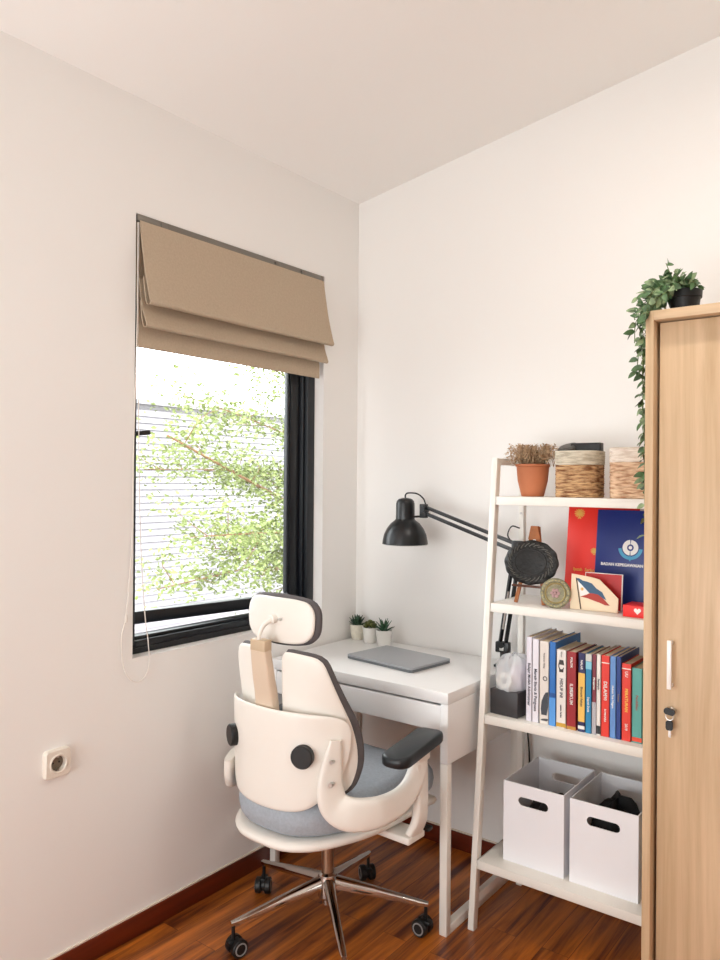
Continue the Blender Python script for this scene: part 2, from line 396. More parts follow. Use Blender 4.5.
for p in tips:
    for k in range(42):
        c = p+Vector((rnd.gauss(0, .12), rnd.gauss(0, .12), rnd.gauss(0, .07)))
        ax = Vector((rnd.gauss(0, 1), rnd.gauss(0, 1), rnd.gauss(0, .5))).normalized(); sd = ax.orthogonal().normalized()
        sd = Matrix.Rotation(rnd.uniform(0, 6.28), 3, ax) @ sd; L = rnd.uniform(.032, .06); W = L*.55; nrm = ax.cross(sd)*L*.12
        fol.add([c-ax*L/2, c+sd*W/2-nrm, c+ax*L/2, c-sd*W/2-nrm], [(0, 1, 2), (0, 2, 3)])
brs.build('branch', M_bark, tree)
o = fol.build('foliage', M_fol, tree, smooth=0); o['kind'] = 'stuff'

# ------------------------------------------------------------------ roman blind
bl = thing('roman_blind', 'beige linen roman blind pulled up in folds over the window', 'blind', (0, (OY0-.240)/2, OZ1))
W2 = (-.240-OY0)/2
def ribbon(prof, y0, y1, th, wob=0, ph=0):
    """cloth strip: profile of (x,z) swept along y, with thickness th"""
    def P(u, v, side):
        k = v*(len(prof)-1); i = min(int(k), len(prof)-2); q = k-i
        x = prof[i][0]*(1-q)+prof[i+1][0]*q; z = prof[i][1]*(1-q)+prof[i+1][1]*q
        wv = wob*(sin(u*9+ph)+.5*sin(u*21+ph*2))*min(1, v*3)*(1-v*.2)
        return (x+wv+side*th, y0+(y1-y0)*u, z)
    return P
def cloth(m, prof, y0, y1, th=.003, wob=.002, ph=0):
    n = MB(); nu, nv = 40, 28
    Pf = ribbon(prof, y0, y1, th, wob, ph)
    n.grid(lambda u, v: Pf(u, v, .5), nu, nv); n.grid(lambda u, v: Pf(u, v, -.5), nu, nv)
    for v in (0, 1): n.grid(lambda u, q: Pf(u, v, q-.5), nu, 2)
    for u in (0, 1): n.grid(lambda v, q: Pf(u, v, q-.5), nv, 2)
    return n
def sm(P, k=6): return [(p.x, p.y) for p in catmull([Vector((a, b, 0)) for a, b in P], k, False)]
def arc_prof(pts): return sm(pts)
# coordinates local to the empty: z=0 at the head of the opening
p1 = arc_prof([(.012, -.024), (.020, -.08), (.038, -.18), (.060, -.262), (.066, -.280), (.058, -.287), (.044, -.275), (.030, -.20)])
cloth(M_blind, p1, -W2+.006, W2-.004, wob=.003).build('upper_fold', M_blind, bl)
p2 = arc_prof([(.006, -.20), (.022, -.29), (.040, -.338), (.042, -.350), (.032, -.353), (.020, -.33), (.012, -.27)])
cloth(M_blind, p2, -W2+.008, W2-.006, wob=.0025, ph=1).build('middle_fold', M_blind, bl)
p3 = arc_prof([(-.012, -.018), (-.010, -.12), (-.004, -.22), (.002, -.32), (.004, -.40), (.002, -.412)])
cloth(M_blind, p3, -W2+.006, W2-.016, wob=.001, ph=2).build('lower_fold', M_blind, bl)
r = MB(); r.box(-.035, .004, -W2+.004, W2-.002, -.022, -.001, .002); r.box(-.006, .008, -W2+.05, W2-.06, -.022, -.016, .002)
r.build('head_rail', mat('rail_aluminium', (128, 122, 114), .35, metal=.7), bl)
for yy in (-W2+.10, .18, W2-.12):
    r = MB(); r.box(-.004, .012, yy-.012, yy+.012, -.024, -.008, .002); r.build('bracket', MATS['rail_aluminium'], bl)
# cord loop
c = MB(); Y = lambda y: y-(OY0-.240)/2; Z = lambda z: z-OZ1
c.tube([(.004, Y(-1.122), Z(2.20)), (.006, Y(-1.124), Z(1.9)), (.008, Y(-1.135), Z(1.5)), (.012, Y(-1.142), Z(1.2)), (.010, Y(-1.158), Z(1.0)), (.008, Y(-1.172), Z(.93)), (.007, Y(-1.165), Z(.845)), (.007, Y(-1.138), Z(.795)), (.007, Y(-1.10), Z(.785)),
        (.008, Y(-1.072), Z(.82)), (.010, Y(-1.076), Z(.90)), (.012, Y(-1.092), Z(1.0)), (.008, Y(-1.110), Z(1.3)), (.004, Y(-1.119), Z(1.9)), (.004, Y(-1.119), Z(2.2))], .0017, 6)
c.build('pull_cord', M_cord, bl)
c = MB(); c.lathe([(.0, -.012), (.004, -.01), (.005, 0), (.004, .01), (0, .012)], (.010, Y(-1.158), Z(.985)), 10); c.build('cord_joiner', M_cord, bl)

# ------------------------------------------------------------------ wall socket
sk = thing('wall_socket', 'white square power socket low on the left wall below the window', 'socket', (0, -1.381, .612))
TX = Matrix(((0, 0, 1, 0), (1, 0, 0, 0), (0, 1, 0, 0), (0, 0, 0, 1)))   # lathe axis -> +x
def rrect(w_, h_, r_, n=6):
    P = []
    for cx_, cy_, a0 in ((w_/2-r_, h_/2-r_, 0), (-w_/2+r_, h_/2-r_, 90), (-w_/2+r_, -h_/2+r_, 180), (w_/2-r_, -h_/2+r_, 270)):
        for k in range(n+1): a = R(a0+90*k/n); P.append((cx_+r_*cos(a), cy_+r_*sin(a)))
    return P
b = MB(); S0 = rrect(.078, .078, .011)
vs = []; 
for sc_, x in ((1, .0), (1, .008), (.97, .014), (.93, .016)): vs += [(x, a*sc_, c_*sc_) for a, c_ in S0]
n = len(S0); fs = [(i*n+k, i*n+(k+1) % n, (i+1)*n+(k+1) % n, (i+1)*n+k) for i in range(3) for k in range(n)]
m_ = MB().add(vs, fs)
# ring face from plate edge to the round recess
ns = 36; rv = [(.016, .021*cos(2*pi*k/ns), .021*sin(2*pi*k/ns)) for k in range(ns)]
m_.lathe([(.0215, .0165), (.0215, .002), (0, .002)], T=TX, seg=ns, cap=False)
m_.lathe([(.0215, .0165), (.025, .0185), (.028, .016)], T=TX, seg=ns, cap=False)
# plate front built as a fan of quads between square and circle
vo = []; vi = []
for k in range(72):
    a = 2*pi*k/72; d = (cos(a), sin(a)); q = .078*.93/2/max(abs(d[0]), abs(d[1])); 
    lim = math.hypot(.078*.93/2-.011, .078*.93/2-.011)+.011; q = min(q, lim)
    vo.append((.016, d[0]*q, d[1]*q)); vi.append((.016, d[0]*.0215, d[1]*.0215))
m_.add(vo+vi, [(k, (k+1) % 72, 72+(k+1) % 72, 72+k) for k in range(72)])
M_sock = mat('socket_plastic', (230, 222, 210), .35)
m_.build('plate', M_sock, sk)
m_ = MB(); 
for y_ in (-.0095, .0095): m_.cyl((.001, y_, 0), (.0035, y_, 0), .0028, seg=12)
m_.build('pin_hole', M_blkp, sk)
for z_ in (.016, -.0215):
    m_ = MB(); m_.box(.002, .014, -.003, .003, z_, z_+.0055); m_.build('earth_clip', M_steel, sk)
m_ = MB(); m_.lathe([(.0212, .0022), (0, .0024)], T=TX, seg=30); m_.build('recess', mat('socket_recess', (120, 108, 92), .5), sk)

# ------------------------------------------------------------------ desk
DX0, DX1, DY0, DY1 = .014, .766, -.528, -.014
dk = thing('desk', 'white compact desk with one wide drawer in the corner', 'desk', ((DX0+DX1)/2, (DY0+DY1)/2, 0))
lx = lambda x: x-(DX0+DX1)/2; ly = lambda y: y-(DY0+DY1)/2
d = MB(); d.box(lx(DX0), lx(DX1), ly(DY0), ly(DY1), .717, .753, .0015); d.build('tabletop', M_white, dk)
LW = .026
d = MB(); d.box(lx(DX1-LW), lx(DX1), ly(DY0), ly(DY1), .532, .7165, .001); d.build('side_panel', M_white, dk)
d = MB(); d.box(lx(DX0), lx(DX0+LW), ly(DY0), ly(DY1), .532, .7165, .001); d.build('side_panel', M_white, dk)
for x0 in (DX1-LW, DX0):
    for y0 in (DY0, DY1-LW):
        d = MB(); d.box(lx(x0), lx(x0+LW), ly(y0), ly(y0+LW), 0, .531, .0015); d.build('leg', M_whitem, dk)
    if x0 == DX0: continue
    d = MB(); d.box(lx(x0), lx(x0+LW), ly(DY0+LW), ly(DY1-LW), 0, .028, .001); d.build('foot_rail', M_whitem, dk)
d = MB(); d.box(lx(DX0+LW), lx(DX1-LW), ly(DY1-.03), ly(DY1-.014), .50, .7165, .001); d.build('back_panel', M_white, dk)
d = MB(); d.box(lx(DX0+LW+.001), lx(DX1-LW-.001), ly(DY0+.001), ly(DY0+.019), .630, .710, .0015)
dr = d.build('drawer', M_white, dk)
d = MB(); d.box(lx(DX0+LW+.01), lx(DX1-LW-.01), ly(DY0+.019), ly(DY1-.06), .633, .695); d.build('drawer_box', M_white, dr, smooth=0)

# ------------------------------------------------------------------ laptop
lp = thing('laptop', 'closed silver grey laptop lying flat on the white desk', 'laptop', (.398, -.262, .7532), R(-7))
b = MB(); b.prism(rrect(.315, .222, .012), .001, .0085); b.build('base', mat('laptop_base', (120, 124, 128), .4, metal=.6), lp)
b = MB(); b.prism(rrect(.315, .222, .012), .0098, .0150); b.prism(rrect(.309, .216, .010), .0150, .0160); b.build('lid', M_lapt, lp)
b = MB(); b.box(-.10, .10, .096, .106, .0085, .0098); b.build('hinge', M_blkp, lp)
for x, y in ((-.13, -.09), (.13, -.09), (-.13, .09), (.13, .09)):
    b = MB(); b.cyl((x, y, 0), (x, y, .0012), .006); b.build('rubber_foot', M_blkp, lp)

# ------------------------------------------------------------------ succulents
def leaf_blade(m, base, d, L, W, th, curl=0.0, mi=0):
    base = Vector(base); d = Vector(d).normalized(); sd = d.cross(Vector((0, 0, 1)))
    sd = Vector((1, 0, 0)) if sd.length < 1e-3 else sd.normalized(); nn = sd.cross(d)
    vs = []; n = 6
    for i in range(n+1):
        q = i/n; wv = W*(sin(pi*min(1, q*.85+.12)))**.8*(1 if q < 1 else 0); p = base+d*L*q+nn*curl*L*q*q
        if i == n: wv = W*.03
        vs += [p+sd*wv/2, p+nn*th*.25*(1-q), p-sd*wv/2, p-nn*th*(1-q*.7)]
    fs = []
    for i in range(n):
        for k in range(4): a = i*4+k; b = i*4+(k+1) % 4; fs.append((a, b, b+4, a+4))
    fs.append((0, 1, 2, 3)); fs.append((n*4+3, n*4+2, n*4+1, n*4))
    m.add(vs, fs, None, mi)
def succ(loc, label, kind, potc, rp):
    t_ = thing('potted_succulent', label, 'plant', loc, 0, 'small succulents in a row on the desk')
    h = .062
    b = MB(); b.lathe([(rp*.70, 0), (rp*.74, .002), (rp*.97, h-.004), (rp, h-.002), (rp, h), (rp*.9, h), (rp*.86, h-.014)], seg=36, cap=False)
    b.lathe([(0, 0.0), (rp*.7, 0)], seg=36, cap=False)
    b.build('pot', potc, t_)
    b = MB(); b.lathe([(rp*.88, h-.012), (rp*.5, h-.008), (0, h-.007)], seg=24, cap=False); b.build('soil', M_soil, t_)
    rr = random.Random(kind*11+5); b = MB()
    if kind == 0:
        for ring, (n, el, L) in enumerate([(12, 12, .042), (11, 35, .044), (8, 58, .042), (5, 78, .036)]):
            for k in range(n): a = 2*pi*(k+.5*ring)/n+rr.uniform(-.1, .1); e = R(el+rr.uniform(-6, 6)); leaf_blade(b, (0, 0, h-.006+ring*.002), (cos(a)*cos(e), sin(a)*cos(e), sin(e)), L*rr.uniform(.9, 1.1), .012, .006, .15)
    elif kind == 1:
        for q in range(9):
            a = q*2.4; rr_ = .018*math.sqrt(q/9.)*1.2; cx, cy = rr_*cos(a), rr_*sin(a); zz_ = h-.004+.016*(1-q/9)
            for ring, (n, el, L) in enumerate([(7, 15, .017), (6, 42, .015), (4, 72, .012)]):
                for k in range(n): aa = 2*pi*(k+.5*ring)/n; e = R(el); leaf_blade(b, (cx, cy, zz_+ring*.003), (cos(aa)*cos(e), sin(aa)*cos(e), sin(e)), L, .009, .005, .4)
    else:
        for ring, (n, el, L) in enumerate([(7, 35, .044), (6, 58, .054), (4, 78, .056)]):
            for k in range(n): a = 2*pi*(k+.5*ring)/n+rr.uniform(-.15, .15); e = R(el+rr.uniform(-5, 5)); leaf_blade(b, (0, 0, h-.008), (cos(a)*cos(e), sin(a)*cos(e), sin(e)), L*rr.uniform(.9, 1.1), .011, .006, -.1)
    b.build('leaves', [mat('succ_dark', (46, 72, 52), .5, noise=.3, nscale=90), mat('succ_olive', (92, 98, 50), .5, noise=.3, nscale=90), mat('succ_green', (56, 92, 66), .45, noise=.35, nscale=120)][kind], t_)
    return t_
M_pot = mat('white_ceramic', (234, 232, 226), .4)
M_potr = mat('white_cement', (222, 216, 200), .8, bump=.6, bscale=60, noise=.1, nscale=60)
succ((.050, -.052, .7532), 'dark spiky succulent in a rough white pot, nearest the room corner', 0, M_potr, .033)
succ((.130, -.072, .7532), 'bushy olive green succulent in a white pot, between two spiky ones', 1, M_pot, .033)
succ((.206, -.082, .7532), 'tall pointed green succulent in a white pot, nearest the laptop', 2, M_pot, .034)

# ------------------------------------------------------------------ desk lamp
la = thing('desk_lamp', 'black adjustable arm lamp clamped to the back corner of the desk', 'lamp', (.738, -.10, .753))
LO = Vector((.738, -.10, .75)); L_ = lambda p: Vector(p)-LO
b = MB(); b.box(-.022, .022, -.03, .03, .0005, .010, .002); b.box(.020, .028, -.03, .03, -.075, .010, .002); b.box(-.02, .028, -.02, .02, -.083, -.075, .002)
b.cyl((0, 0, -.12), (0, 0, -.06), .004); b.cyl((0, 0, -.064), (0, 0, -.060), .014); b.cyl((0, 0, -.125), (0, 0, -.117), .016)
b.cyl((0, 0, .01), (0, 0, .06), .011, bev=.002); b.build('clamp', M_lamp, la)
J0 = Vector((.738, -.10, .835)); EL = Vector((.815, -.150, 1.178)); JH = Vector((.446, -.165, 1.300))
dL = (EL-J0).normalized(); side = Vector((1, 0, -.12)).normalized()
b = MB(); b.box(-.026, .026, -.012, .012, .05, .088, .004); b.cyl((-.0, -.018, .078), (-.0, .018, .078), .011); b.build('lower_joint', M_lamp, la)
b = MB(); b.box(-.008, .008, -.0135, -.012, .058, .074, .001); b.build('joint_plate', M_steel, la)
o1 = Vector((.011, 0, 0))
for sgn in (-1, 1):
    b = MB(); b.bar(L_(J0+o1*sgn), L_(EL+o1*sgn), .011, .011, .001); b.build('lower_arm', M_lamp, la)
dU = (JH-EL).normalized(); o2 = Vector((0, 0, .013))
for sgn in (-1, 1):
    b = MB(); b.bar(L_(EL+o2*sgn), L_(JH+o2*sgn*.9), .012, .012, .001); b.build('upper_arm', M_lamp, la)
b = MB(); b.box(-.02, .02, -.010, .010, -.026, .026, .005, Matrix.Translation(L_(EL))); b.cyl(L_(EL)+Vector((0, -.016, 0)), L_(EL)+Vector((0, .016, 0)), .012); b.build('elbow_joint', M_lamp, la)
b = MB(); b.tube([L_(J0+(EL-J0)*.15+Vector((-.004, -.01, 0))), L_(J0+(EL-J0)*.55+Vector((-.004, -.01, 0)))], .004, 8); b.build('spring', M_steel, la)
b = MB(); b.tube([L_(EL+Vector((-.02, -.005, .02))), L_(EL+Vector((-.035, -.005, .045))), L_(EL+Vector((-.02, -.005, .075))), L_(EL+Vector((.01, -.005, .07)))], .0025, 6); b.build('cord_loop', M_lamp, la)
# head
SH = Vector((.366, -.175, 1.17))       # rim centre
b = MB(); b.box(-.013, .013, -.011, .011, -.026, .026, .003, Matrix.Translation(L_(JH+Vector((-.004, 0, -.004))))); b.cyl(L_(JH+Vector((0, -.018, 0))), L_(JH+Vector((0, .018, 0))), .010)
b.build('head_joint', M_lamp, la)
prof = [(.080, .000), (.082, .002), (.081, .012), (.076, .036), (.066, .058), (.052, .077), (.038, .088), (.034, .093), (.0335, .150), (.031, .160), (.024, .168), (.010, .172), (0, .1725)]
prof = [(a*1.05, c_*1.01) for a, c_ in prof]
b = MB(); b.lathe(prof, L_(SH), 48, cap=False)
inner = [(r_-.002 if r_ > .002 else 0, z_-.002 if i > 0 else 0) for i, (r_, z_) in enumerate(prof)]
b.lathe(inner, L_(SH), 48, cap=False); b.lathe([(.086, .002), (.087, .0005), (.084, -.001), (.082, 0)], L_(SH), 48, cap=False); b.build('lamp_shade', M_lamp, la)
b = MB(); b.lathe([(.0855, -.0012), (.084, -.0032), (.0825, -.0012)], L_(SH), 48, cap=False); b.build('rim', M_whitep, la)  # white ring paints in the highlight along the shade's lower edge
b = MB(); b.lathe([(.0, .03), (.018, .034), (.028, .055), (.024, .075), (.014, .09), (.013, .12)], L_(SH), 24, cap=False); b.build('bulb', mat('bulb_glass', (240, 238, 230), .3), la)
b = MB(); b.tube([L_(SH+Vector((0, 0, .170))), L_(SH+Vector((0, 0, .184))), L_(SH+Vector((.012, 0, .192))), L_(SH+Vector((.050, .003, .190))), L_(SH+Vector((.076, .006, .172))), L_(JH+Vector((.004, 0, .02)))], .003, 8)
b.build('yoke_wire', M_lamp, la)
b = MB(); b.tube([L_(SH+Vector((.030, 0, .103))), L_(JH+Vector((-.008, 0, -.004-.0)))-Vector((0, 0, .02))], .004, 8, smooth=False); b.build('yoke_bracket', M_lamp, la)
b = MB(); b.tube([(.02, .03, .01), (.045, .05, -.05), (.07, .062, -.25), (.075, .062, -.42), (.05, .065, -.52), (.02, .068, -.60)], .003, 6); b.build('power_cord', M_blkp, la)

# ------------------------------------------------------------------ ladder shelf
SX0, SX1 = .797, 1.366; YB = -.085
yf = lambda z: -.450+.095*z
sh = thing('ladder_shelf', 'white metal ladder shelf with four shelves beside the desk', 'shelf', ((SX0+SX1)/2, -.27, 0))
sx = lambda x: x-(SX0+SX1)/2; sy = lambda y: y+.27
LT = .020
for x0 in (SX0, SX1-LT):
    b = MB(); xm = sx(x0+LT/2)
    b.bar((xm, sy(yf(0)+.014), 0), (xm, sy(yf(1.487)+.014), 1.487), LT, .028, .0015, upv=(0, 1, 0)); b.build('front_leg', M_whitem, sh)
    b = MB(); b.box(sx(x0), sx(x0+LT), sy(YB-.022), sy(YB), 0, 1.487, .0015); 
    b.build('rear_leg', M_whitem, sh)
    b = MB(); b.box(sx(x0+.001), sx(x0+LT-.001), sy(yf(1.475)+.026), sy(YB-.022), 1.465, 1.487, .0015); b.build('side_rail', M_whitem, sh)
    b = MB(); b.box(sx(x0+.001), sx(x0+LT-.001), sy(yf(.09)+.026), sy(YB-.022), .075, .105, .0015); b.build('side_rail', M_whitem, sh)
SHZ = [.218, .665, 1.018, 1.362]
for z in SHZ:
    b = MB(); y0 = sy(yf(z)-.001); 
    b.box(sx(SX0+LT), sx(SX1-LT), y0, sy(YB-.022), z-.005, z, .001)
    b.box(sx(SX0+LT), sx(SX1-LT), y0, y0+.018, z-.028, z-.003, .0015)
    b.box(sx(SX0+LT), sx(SX1-LT), sy(YB-.04), sy(YB-.022), z-.028, z-.003, .0015)
    b.box(sx(SX0+LT), sx(SX0+LT+.004), y0, sy(YB-.022), z-.028, z, .001); b.box(sx(SX1-LT-.004), sx(SX1-LT), y0, sy(YB-.022), z-.028, z, .001)
    b.build('shelf_board', M_whitem, sh)
for z in (1.30, 1.18):
    b = MB(); b.cyl((sx(SX0+LT/2), sy(YB-.023), z), (sx(SX0+LT/2), sy(YB-.0255), z), .004, seg=12); b.build('screw', M_steel, sh)

# ------------------------------------------------------------------ wardrobe
CX0, CX1, CY0, CY1, CZ = 1.385, 2.18, -.625, -.025, 1.838
wd = thing('wardrobe', 'tall light oak wardrobe with recessed doors at the right edge', 'wardrobe', ((CX0+CX1)/2, (CY0+CY1)/2, 0))
cx = lambda x: x-(CX0+CX1)/2; cy = lambda y: y-(CY0+CY1)/2
TH = .020
b = MB(); b.box(cx(CX0), cx(CX0+TH), cy(CY0), cy(CY1), 0, CZ, .0008); b.build('side_panel', M_cab, wd)
b = MB(); b.box(cx(CX1-TH), cx(CX1), cy(CY0), cy(CY1), 0, CZ, .0008); b.build('side_panel', M_cab, wd)
b = MB(); b.box(cx(CX0+TH), cx(CX1-TH), cy(CY0), cy(CY1), CZ-.024, CZ, .0008); b.build('top_panel', M_cabx, wd)
b = MB(); b.box(cx(CX0+TH), cx(CX1-TH), cy(CY1-.012), cy(CY1), .05, CZ-.024); b.build('back_panel', M_cab, wd)
b = MB(); b.box(cx(CX0+TH), cx(CX1-TH), cy(CY0+.045), cy(CY1-.012), .05, .07); b.box(cx(CX0+TH), cx(CX1-TH), cy(CY0+.05), cy(CY0+.065), 0, .05); b.build('bottom_panel', M_cabx, wd)
DYF = CY0+.028
xm = (CX0+CX1)/2
for i, (a, b_) in enumerate(((CX0+TH+.007, xm-.001), (xm+.001, CX1-TH-.005))):
    d = MB(); d.box(cx(a), cx(b_), cy(DYF), cy(DYF+.018), .056, CZ-.028, .0008); dd = d.build('door', M_cab, wd)
    if i == 0:
        h = MB(); hx = CX0+.061
        h.box(cx(hx-.0052), cx(hx+.0052), cy(DYF-.026), cy(DYF-.019), .902, 1.022, .0015)
        h.box(cx(hx-.004), cx(hx+.004), cy(DYF-.020), cy(DYF), .905, .913, .001); h.box(cx(hx-.004), cx(hx+.004), cy(DYF-.020), cy(DYF), 1.011, 1.019, .001)
        h.build('handle', mat('satin_handle', (240, 236, 232), .3), dd)
        k = MB(); k.lathe([(.0, .008), (.006, .008), (.0085, .005), (.009, 0)], T=Matrix.Translation((cx(hx), cy(DYF), .846)) @ Matrix.Rotation(pi/2, 4, 'X'), seg=20)
        k.build('lock', M_steel, dd)
        ky = thing('key_bunch', 'small bunch of black headed keys hanging from the wardrobe lock', 'keys', (hx, DYF-.009, .846))
        k = MB(); T1 = Matrix.Rotation(pi/2, 4, 'X')
        k.prism(rrect(.026, .016, .007), 0.006, .012, T1 @ Matrix.Rotation(R(-8), 4, 'Z')); k.cyl((0, -.006, 0), (0, .010, 0), .0035, seg=10); k.build('inserted_key', M_blkp, ky)
        k = MB(); k.tube([(0.009*cos(a_), -.009, -.012+.009*sin(a_)) for a_ in [2*pi*q/8 for q in range(8)]], .001, 6, closed=True); k.build('key_ring', M_steel, ky)
        k = MB(); k.prism([(p[0], p[1]-.034) for p in rrect(.017, .024, .006)], .006, .011, T1); k.build('key_head', M_blkp, ky)
        k = MB(); k.prism([(-.002, -.062), (.003, -.064), (.003, -.058), (.0045, -.055), (.003, -.052), (.003, -.046), (-.002, -.046)], .0075, .0095, T1); k.build('key_blade', M_steel, ky)
    else:
        h = MB(); hx2 = CX1-.061; h.box(cx(hx2-.005), cx(hx2+.005), cy(DYF-.026), cy(DYF-.019), .902, 1.022, .0015); h.box(cx(hx2-.004), cx(hx2+.004), cy(DYF-.020), cy(DYF), .905, .913); h.box(cx(hx2-.004), cx(hx2+.004), cy(DYF-.020), cy(DYF), 1.011, 1.019); h.build('handle', MATS['satin_handle'], dd)

# ------------------------------------------------------------------ trailing plant on the wardrobe
PX, PY = 1.446, -.50
tp = thing('trailing_plant', 'green leafy trailing plant in a black pot on top of the wardrobe', 'plant', (PX, PY, CZ+.0005))
b = MB(); b.lathe([(0, 0), (.030, 0), (.032, .002), (.038, .046), (.0415, .047), (.0425, .066), (.039, .067), (.037, .052)], seg=36, cap=False); b.build('pot', M_blkp, tp)
b = MB(); b.lathe([(.0375, .055), (.02, .058), (0, .059)], seg=24, cap=False); b.build('soil', M_soil, tp)
lv = MB(); st = MB(); rr = random.Random(21)
def vleaf(m, base, d, L, W, upv=None):
    base = Vector(base); d = Vector(d).normalized(); sd = d.cross(upv or Vector((0, 0, 1)))
    sd = Vector((1, 0, 0)) if sd.length < 1e-3 else sd.normalized(); nn = sd.cross(d); vs = []; n = 6
    for i in range(n+1):
        q = i/n; wv = W*(sin(pi*q**.8))**.75 if 0 < i < n else W*.04; p = base+d*L*q-nn*L*.18*q*q
        vs += [p+sd*wv/2+nn*wv*.16, p, p-sd*wv/2+nn*wv*.16]
    fs = []
    for i in range(n): a = i*3; fs += [(a, a+1, a+4, a+3), (a+1, a+2, a+5, a+4)]
    m.add(vs, fs, None, 1 if rr.random() < .38 else 0)
def vine(pts, n, L=.026, spread=.5):
    P = catmull([Vector(p) for p in pts], 8, False); st.tube(pts, .0012, 5)
    for k in range(n):
        q = (k+.5)/n*(len(P)-1); i = min(int(q), len(P)-2); p = P[i].lerp(P[i+1], q-i); t_ = (P[i+1]-P[i]).normalized()
        for sgn in (-1, 1):
            if rr.random() < .12: continue
            sd = t_.orthogonal().normalized(); sd = Matrix.Rotation(rr.uniform(0, 6.28), 3, t_) @ sd
            d = (sd*sgn+t_*rr.uniform(.1, .8)+Vector((-.1, -.25, -.15))*rr.uniform(0, 1)).normalized()
            vleaf(lv, p, d, L*rr.uniform(.75, 1.15), L*rr.uniform(.5, .68), Vector((rr.uniform(-1, 1), rr.uniform(-1, 0), rr.uniform(0, 1))))
o = (0, 0, .06)
ex = CX0-PX-.012      # just outside the wardrobe side
for dy, dz in ((-.02, 0), (.02, .01), (-.055, -.01)):
    vine([o, (-.03, dy*.5, .078+dz), (ex+.02, dy, .045+dz), (ex-.016, dy, .01), (ex-.014, dy, -.07), (ex-.020, dy+.01, -.16)], 20, .029)
vine([o, (-.03, -.03, .08), (ex+.01, -.05, .03), (ex-.010, -.05, -.05), (ex-.018, -.045, -.2), (ex-.010, -.05, -.34), (ex-.014, -.04, -.44), (ex-.006, -.05, -.575)], 50, .028)
vine([o, (-.03, -.01, .08), (ex+.01, -.03, .03), (ex-.012, -.03, -.1), (ex-.022, -.035, -.24), (ex-.012, -.03, -.32), (ex-.014, -.03, -.41)], 34, .028)
vine([o, (-.035, -.02, .075), (ex+.0, -.03, .03), (ex-.040, -.03, .0), (ex-.045, -.03, -.06)], 12, .028)
vine([o, (-.035, -.02, .075), (ex+.0, -.03, .03), (ex-.030, -.02, -.03), (ex-.040, -.03, -.15)], 16, .028)
vine([o, (-.03, -.06, .075), (-.05, -.10, .05), (-.055, -.132, .01), (-.05, -.136, -.015)], 12, .028)
vine([o, (-.02, -.05, .08), (-.01, -.09, .06), (-.03, -.12, .03)], 12, .028)
vine([o, (-.04, .0, .09), (ex, .0, .07), (ex-.035, .0, .045), (ex-.055, -.01, .02)], 16, .030)
vine([o, (-.04, .02, .09), (ex, .02, .085), (ex-.025, .0, .075), (ex-.045, -.01, .06)], 14, .028)
vine([o, (-.02, .0, .09), (-.035, 0, .115), (-.050, .01, .150)], 7, .026)
vine([o, (-.01, .0, .09), (-.015, 0, .105), (-.03, .01, .125)], 6, .022)
vine([o, (-.03, .02, .10), (-.05, .02, .10), (-.085, .01, .095)], 12, .028)
vine([o, (.01, -.03, .08), (.03, -.04, .078), (.045, -.05, .06)], 7, .024)
vine([o, (.0, .02, .09), (-.06, .03, .095), (ex, .02, .07)], 12, .028)
for k in range(110):
    a = rr.uniform(0, 6.28); q = rr.uniform(.0, .055); p = (q*cos(a)-.035, q*sin(a)*.8-.02, .060+rr.uniform(0, .030))
    vleaf(lv, p, (cos(a)-.3, sin(a)-.3, rr.uniform(-.3, .9)), .027, .016, Vector((rr.uniform(-1, 1), -1, rr.uniform(0, 1))))
lv.build('leaves', [M_leaf, mat('vine_leaf_pale', (138, 158, 118), .5, noise=.5, nscale=60)], tp, smooth=60); st.build('stems', M_stem, tp)

# ------------------------------------------------------------------ top shelf: terracotta pot and baskets
Z4 = SHZ[3]+.0004
tpz = thing('terracotta_planter', 'terracotta pot of dry brown grass on the top shelf', 'plant', (.902, -.222, Z4))
b = MB(); b.lathe([(0, 0), (.035, 0), (.037, .002), (.049, .052), (.053, .096), (.056, .099), (.056, .106), (.051, .106), (.050, .094)], seg=40, cap=False); b.build('pot', M_terra, tpz)
b = MB(); b.lathe([(.054, .096), (0, .102)], seg=24, cap=False); b.build('soil', M_soil, tpz)
b = MB(); rr = random.Random(5)
for k in range(420):
    a = rr.uniform(0, 6.28); q = rr.uniform(0, .044); p = Vector((q*cos(a), q*sin(a), .102)); out = rr.uniform(.15, 1.0)
    hh = rr.uniform(.022, .066); e = p+Vector((cos(a)*.045*out, sin(a)*.04*out, hh)); e2 = e+Vector((cos(a)*.022*out+rr.uniform(-.012, .012), sin(a)*.018*out, rr.uniform(-.030, .006)))
    b.tube([p, (p+e)/2+Vector((0, 0, .008)), e, e2], .0007, 3, smooth=False)
    if k % 2 == 0:
        for j in range(4):
            c_ = e.lerp(e2, j/3); dd_ = Vector((rr.uniform(-1, 1), rr.uniform(-1, 1), rr.uniform(-.6, 1)))
            vleaf(b, c_, dd_, .013, .0055)
b.build('dry_grass', mat('dry_grass', (186, 158, 126), .9, noise=.35, nscale=120), tpz, smooth=0)

